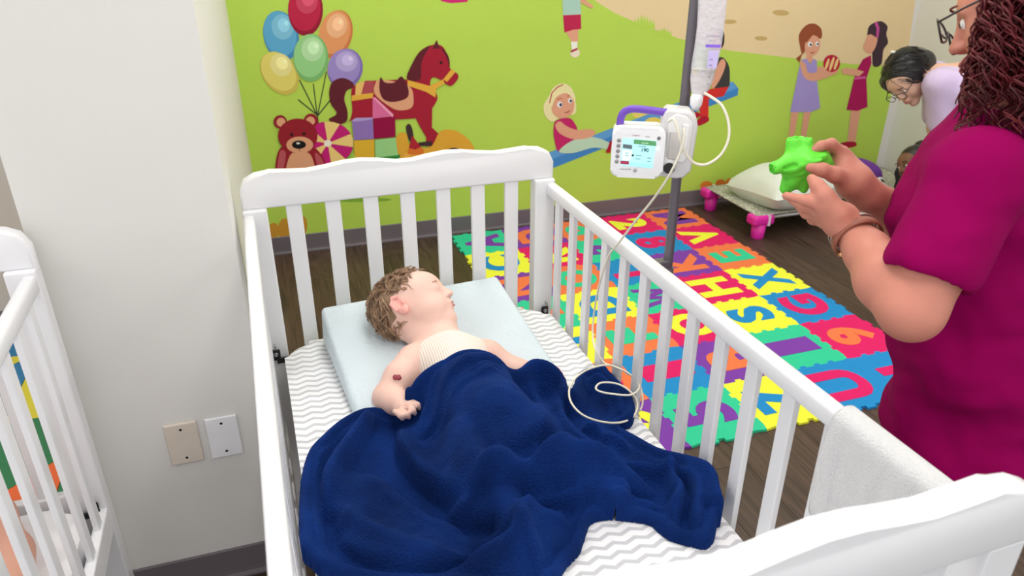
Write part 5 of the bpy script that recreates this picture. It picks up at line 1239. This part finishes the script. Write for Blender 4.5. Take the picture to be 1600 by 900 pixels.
# ================================================================== navy plush blanket
def blanket():
    OUT = [(643, 625, .660), (639, 612, .682), (641, 603, 0.705), (650, 589, 0.722), (668, 574, 0.742), (692, 564, 0.756), (720, 558, 0.76), (750, 558, 0.756), (782, 568, 0.74), (806, 576, 0.726), (828, 561, .726), (852, 561, .722), (872, 572, .71), (884, 588, .695), (890, 606, .685), (897, 596, .665), (903, 582, .65), (920, 574, .645), (945, 571, .64), (954, 580, .64), (968, 594, .64), (985, 612, .64), (993, 634, .645), (986, 654, .64), (968, 664, .632),
           (1000, 683, .64), (1030, 699, .645), (1060, 707, .65), (1104, 718, .675), (1121, 735, .685), (1126, 755, .685), (1132, 783, .675), (1122, 802, .65), (1119, 828, .64), (1105, 845, .635), (1080, 843, .632), (1050, 836, .63), (1032, 824, .63), (1016, 811, .63), (988, 806, .63), (950, 803, .63), (924, 810, .63), (913, 838, .63), (905, 858, .63), (884, 880, .63), (868, 903, .635), (835, 922, .635), (780, 918, .64), (700, 915, .64), (610, 912, .64), (545, 901, .64), (502, 885, .645), (482, 864, .65), (469, 850, .655), (466, 820, .65), (467, 770, .645), (471, 735, .645), (482, 702, .645), (502, 680, .645), (530, 656, .645), (560, 641, .645), (586, 637, .645), (606, 640, .644), (627, 637, .646)]
    def px(u, v, z):
        P = w2c(atz(u, v, z))
        if P[0] > -.030: P = w2c(atx(u, v, c2w(-.030, P[1], 0)[0]))
        return P
    O = np.array([px(*q) for q in OUT]); O = catmull(O, 4, True)
    h = .0042; lo = O[:, :2].min(0)-.01; hi = O[:, :2].max(0)+.01
    nx, ny = np.ceil((hi-lo)/h).astype(int); X, Y = np.meshgrid(lo[0]+h*np.arange(nx), lo[1]+h*np.arange(ny), indexing='ij')
    A = O[:, :2]; B = np.roll(A, -1, 0); PX, PY_ = X.ravel(), Y.ravel()
    ins = np.zeros(len(PX), bool); best = np.full(len(PX), 9.); bx = np.zeros((len(PX), 3))
    for i in range(len(A)):
        a, b = A[i], B[i]; c = (a[1] > PY_) != (b[1] > PY_)
        with np.errstate(all='ignore'): xi = (b[0]-a[0])*(PY_-a[1])/(b[1]-a[1]+1e-15)+a[0]
        ins ^= c & (PX < xi)
        d = b-a; t = np.clip(((PX-a[0])*d[0]+(PY_-a[1])*d[1])/(d@d+1e-15), 0, 1); qx, qy = a[0]+t*d[0], a[1]+t*d[1]
        ds = np.hypot(PX-qx, PY_-qy); m = ds < best; best[m] = ds[m]
        za, zb = O[i][2], O[(i+1) % len(O)][2]; bx[m, 0] = qx[m]; bx[m, 1] = qy[m]; bx[m, 2] = (za+t*(zb-za))[m]
    D = np.where(ins, best, -best)
    # what lies underneath
    def support(x, y):
        s = np.full(x.shape, MZ+.001); s = np.maximum(s, wedge_z(x, y))
        def cap(p, q, ra, rb):
            nonlocal s
            p = np.array(p); q = np.array(q); d = q[:2]-p[:2]; t = np.clip(((x-p[0])*d[0]+(y-p[1])*d[1])/(d@d), 0, 1)
            r = ra+(rb-ra)*t; dd = (x-p[0]-t*d[0])**2+(y-p[1]-t*d[1])**2; z = p[2]+(q[2]-p[2])*t
            s = np.where(dd < r*r, np.maximum(s, z+np.sqrt(np.maximum(r*r-dd, 0))), s)
        cap((-.40, -.43, .686), (-.39, -.55, .690), .074, .085); cap((-.39, -.55, .690), (-.39, -.68, .684), .086, .080)
        cap((-.42, -.68, .665), (-.44, -.80, .655), .068, .055); cap((-.36, -.68, .665), (-.31, -.80, .655), .068, .055)
        cap((-.44, -.80, .655), (-.42, -.92, .645), .042, .03); cap((-.31, -.80, .655), (-.22, -.90, .645), .042, .03)
        cap((-.315, -.405, .69), (-.255, -.46, .665), .048, .042); cap((-.255, -.46, .665), (-.195, -.487, .655), .040, .028)
        return s
    S = support(X, Y); S2 = S.copy()
    def blur(a, k, n=3):
        for _ in range(n):
            for axis in (0, 1):
                p = np.pad(a, [(k, k) if i == axis else (0, 0) for i in (0, 1)], mode='edge'); c = np.cumsum(p, axis)
                c = np.concatenate([np.zeros_like(np.take(c, [0], axis)), c], axis)
                n_ = a.shape[axis]; a = (np.take(c, np.arange(2*k+1, 2*k+1+n_), axis)-np.take(c, np.arange(0, n_), axis))/(2*k+1)
        return a
    Sb = np.maximum(blur(S, 7), S*.35+.65*blur(S, 3)); Sb = np.maximum(Sb, S+.003); Sb = blur(Sb, 2)
    # folds traced as ridges (+) and creases (-): pixel path, height of the path, amplitude, width
    FOLD = [
        ([(650, 612), (668, 585), (700, 568), (740, 562), (785, 572)], .75, .010, .011), ([(654, 632), (690, 612), (735, 600), (780, 588), (812, 580)], .74, -.011, .008),
        ([(660, 640), (700, 622), (745, 610), (790, 596)], .74, .007, .010),
        ([(815, 566), (835, 580), (850, 605), (862, 640)], .73, .012, .020), ([(800, 580), (822, 600), (840, 640)], .73, -.010, .012),
        ([(885, 600), (890, 640), (905, 662), (940, 668)], .66, -.022, .013), ([(880, 600), (878, 630), (895, 668), (930, 690)], .68, .016, .018),
        ([(900, 660), (925, 655), (950, 672), (985, 690)], .66, .014, .012), ([(905, 645), (930, 640), (960, 650)], .66, -.012, .009),
        ([(915, 590), (945, 600), (970, 625), (978, 650)], .645, .016, .016), ([(905, 600), (930, 615), (945, 640)], .645, -.012, .010),
        ([(606, 652), (608, 690), (630, 725), (670, 762), (725, 790)], .66, -.030, .016), ([(625, 660), (634, 700), (665, 740), (720, 778), (735, 785)], .68, .022, .028),
        ([(730, 790), (780, 770), (850, 755), (930, 748), (1010, 742)], .66, .022, .017), ([(730, 796), (790, 786), (870, 770), (960, 768), (1050, 770)], .65, -.020, .010),
        ([(745, 798), (820, 785), (900, 778), (980, 782), (1045, 790)], .64, .018, .014), ([(790, 745), (870, 728), (960, 715), (1040, 716)], .66, -.012, .014), ([(760, 800), (850, 800), (900, 796)], .635, -.012, .010),
        ([(840, 760), (900, 735), (980, 722), (1060, 728), (1090, 740)], .66, .014, .014),
        ([(1040, 710), (1050, 745), (1060, 775), (1040, 800), (1030, 815)], .65, .022, .013), ([(1060, 715), (1075, 760), (1072, 800), (1090, 835)], .66, -.020, .013), ([(1085, 730), (1098, 770), (1100, 810), (1108, 838)], .66, .016, .013),
        ([(1112, 725), (1112, 765), (1122, 795)], .67, -.010, .007), ([(1040, 812), (1070, 826), (1100, 832)], .64, .012, .012),
        ([(580, 642), (566, 668), (545, 700), (520, 740), (512, 780)], .66, .026, .016), ([(592, 650), (590, 680), (570, 710)], .66, -.022, .012), ([(600, 650), (603, 690), (615, 720)], .66, .012, .010),
        ([(545, 660), (515, 695), (498, 740), (500, 790), (520, 840)], .655, -.016, .012), ([(505, 690), (484, 730), (478, 790), (490, 840)], .65, .020, .014),
        ([(530, 790), (560, 820), (620, 850), (690, 870), (760, 872)], .65, .013, .022), ([(510, 840), (560, 872), (640, 888), (720, 884)], .645, -.013, .011), ([(478, 842), (500, 868), (560, 892), (640, 900), (720, 893), (770, 868), (812, 838)], .65, .022, .014),
        ([(812, 836), (830, 850), (848, 880), (860, 900)], .65, .018, .012), ([(700, 880), (760, 858), (800, 832)], .65, -.012, .009), ([(820, 830), (850, 820), (890, 815)], .64, .014, .014),
        ([(640, 760), (690, 800), (740, 820), (800, 815)], .65, -.014, .014), ([(560, 740), (610, 770), (660, 800), (720, 830)], .65, .010, .030), ([(700, 650), (740, 690), (780, 740)], .70, -.006, .02), ([(840, 640), (850, 690), (830, 740)], .69, .008, .025), ([(890, 690), (860, 720), (800, 750)], .68, -.008, .016)]
    Zf = np.zeros(X.shape)
    for pts, z, amp, wd in FOLD:
        P = catmull([px(u, v, z) for u, v in pts], 6); dm = np.full(X.shape, 9.); tm = np.zeros(X.shape); n = len(P)-1
        for i in range(n):
            a, b = P[i][:2], P[i+1][:2]; d = b-a; t = np.clip(((X-a[0])*d[0]+(Y-a[1])*d[1])/(d@d+1e-15), 0, 1)
            ds = np.hypot(X-a[0]-t*d[0], Y-a[1]-t*d[1]); m = ds < dm; dm[m] = ds[m]; tm[m] = ((i+t)/n)[m]
        Zf += 2.6*amp/(1+(dm/(wd*.9))**2)**1.8*np.clip(np.minimum(tm, 1-tm)*5+.25, 0, 1)
    for pts, z, amp, wd, rngd in [([(604, 648), (610, 690), (638, 730), (688, 770), (738, 793)], .66, .026, .006, .07), ([(735, 793), (820, 776), (920, 765), (1045, 776)], .65, .020, .006, .055),
            ([(640, 902), (730, 882), (780, 857), (816, 836)], .645, -.016, .005, .03), ([(650, 634), (700, 613), (760, 600), (815, 580)], .74, .015, .005, .045), ([(588, 638), (562, 675), (527, 725), (506, 780), (520, 840)], .66, -.020, .006, .05),
            ([(1046, 712), (1064, 760), (1048, 806)], .655, .022, .006, .05), ([(880, 598), (884, 640), (905, 668), (950, 684)], .67, -.020, .006, .05), ([(790, 748), (860, 726), (960, 716), (1040, 722)], .67, .012, .006, .04), ([(520, 846), (600, 884), (700, 890)], .645, .012, .006, .035)]:
        P = catmull([px(u, v, z) for u, v in pts], 6); dm = np.full(X.shape, 9.); sg = np.zeros(X.shape); tm = np.zeros(X.shape); n = len(P)-1
        for i in range(n):
            a, b = P[i][:2], P[i+1][:2]; d = b-a; t = np.clip(((X-a[0])*d[0]+(Y-a[1])*d[1])/(d@d+1e-15), 0, 1)
            ds = np.hypot(X-a[0]-t*d[0], Y-a[1]-t*d[1]); m = ds < dm; dm[m] = ds[m]; tm[m] = ((i+t)/n)[m]; sg[m] = np.sign(d[0]*(Y-a[1])-d[1]*(X-a[0]))[m]
        Zf += amp*np.tanh(sg*dm/wd)*np.exp(-(dm/rngd)**2)*np.clip(np.minimum(tm, 1-tm)*6, 0, 1)
    for (u, v, z, amp, rad) in [(540, 760, .66, .030, .085), (640, 850, .65, .018, .09), (560, 690, .66, .016, .05), (830, 840, .64, .022, .06), (960, 620, .64, .012, .035), (1080, 770, .66, .024, .05), (800, 660, .72, .018, .09), (720, 700, .70, .014, .07)]:
        c = px(u, v, z); Zf += amp*np.exp(-((X-c[0])**2+(Y-c[1])**2)/rad**2)
    rg = np.random.default_rng(2)
    for i in range(26):
        k = rg.normal(size=2)*rg.uniform(18, 60); Zf += .0005*(1-2*np.abs(np.sin(X*k[0]+Y*k[1]+rg.uniform(0, 6.28)+.8*np.sin(X*k[1]*.5-Y*k[0]*.4))))*rg.uniform(.4, 1.4)
    d = np.clip(D.reshape(X.shape), 0, None); w = np.clip(d/.05, 0, 1); w = w*w*(3-2*w)
    Zb = bx[:, 2].reshape(X.shape)
    rnd = .014*(np.sqrt(1-(1-np.clip(d/.014, 0, 1))**2)-1)
    Zf = blur(1.25*Zf, 1, 1); Zf = .058*np.tanh(Zf/.058)*np.clip(d/.045, 0, 1); Zt = (Sb+.012+Zf); Z = np.maximum(Zb*(1-w)+Zt*w, S+.006)+rnd+.004-.006*np.exp(-((d-.024)/.004)**2)+.005*np.exp(-((d-.012)/.008)**2)
    Df = D.reshape(X.shape); keep = Df > -.75*h
    XX, YY = X.copy(), Y.copy(); out = keep & (Df < .2*h); XX[out] = bx[:, 0].reshape(X.shape)[out]; YY[out] = bx[:, 1].reshape(X.shape)[out]
    idx = np.full(X.shape, -1); idx[keep] = np.arange(keep.sum())
    q = keep[:-1, :-1] & keep[1:, :-1] & keep[1:, 1:] & keep[:-1, 1:] & ((Df[:-1, :-1]+Df[1:, 1:]) > -.6*h)
    i, j = np.nonzero(q); F = np.stack([idx[i, j], idx[i+1, j], idx[i+1, j+1], idx[i, j+1]], 1)
    V = np.stack([XX[keep], YY[keep], Z[keep]], 1); Vs = S[keep]
    # hanging edge down to what it rests on
    E = {}
    for f in F.tolist():
        for a, b in zip(f, f[1:]+f[:1]): E[(a, b)] = 1
    be = [(a, b) for (a, b) in E if (b, a) not in E]; ring_ = {}
    extra = []; base = len(V)
    for a, b in be:
        for k in (a, b):
            if k not in ring_: ring_[k] = base+len(extra); extra.append((V[k][0], V[k][1], min(V[k][2]-.002, Vs[k]+.0005)))
    Fl = F.tolist()+[(b, a, ring_[a], ring_[b]) for a, b in be]
    V = np.concatenate([V, np.array(extra)])
    W = np.array([c2w(*p) for p in V]); org = c2w(-.42, -.7, MZ); W -= org
    m = mat('navy_plush', (12, 40, 98), .95, .45, 6, .5, 200, sheen=.22, sheen_tint=(50, 92, 176), spec=.1)  # strong tone variation paints the brushed pile's uneven sheen into the base colour
    o = mesh_obj('plush_blanket', W, Fl, m); o.location = tuple(org)
    return tag(o, 'navy blue plush blanket spread over the sleeping toddler', 'blanket')
blanket()
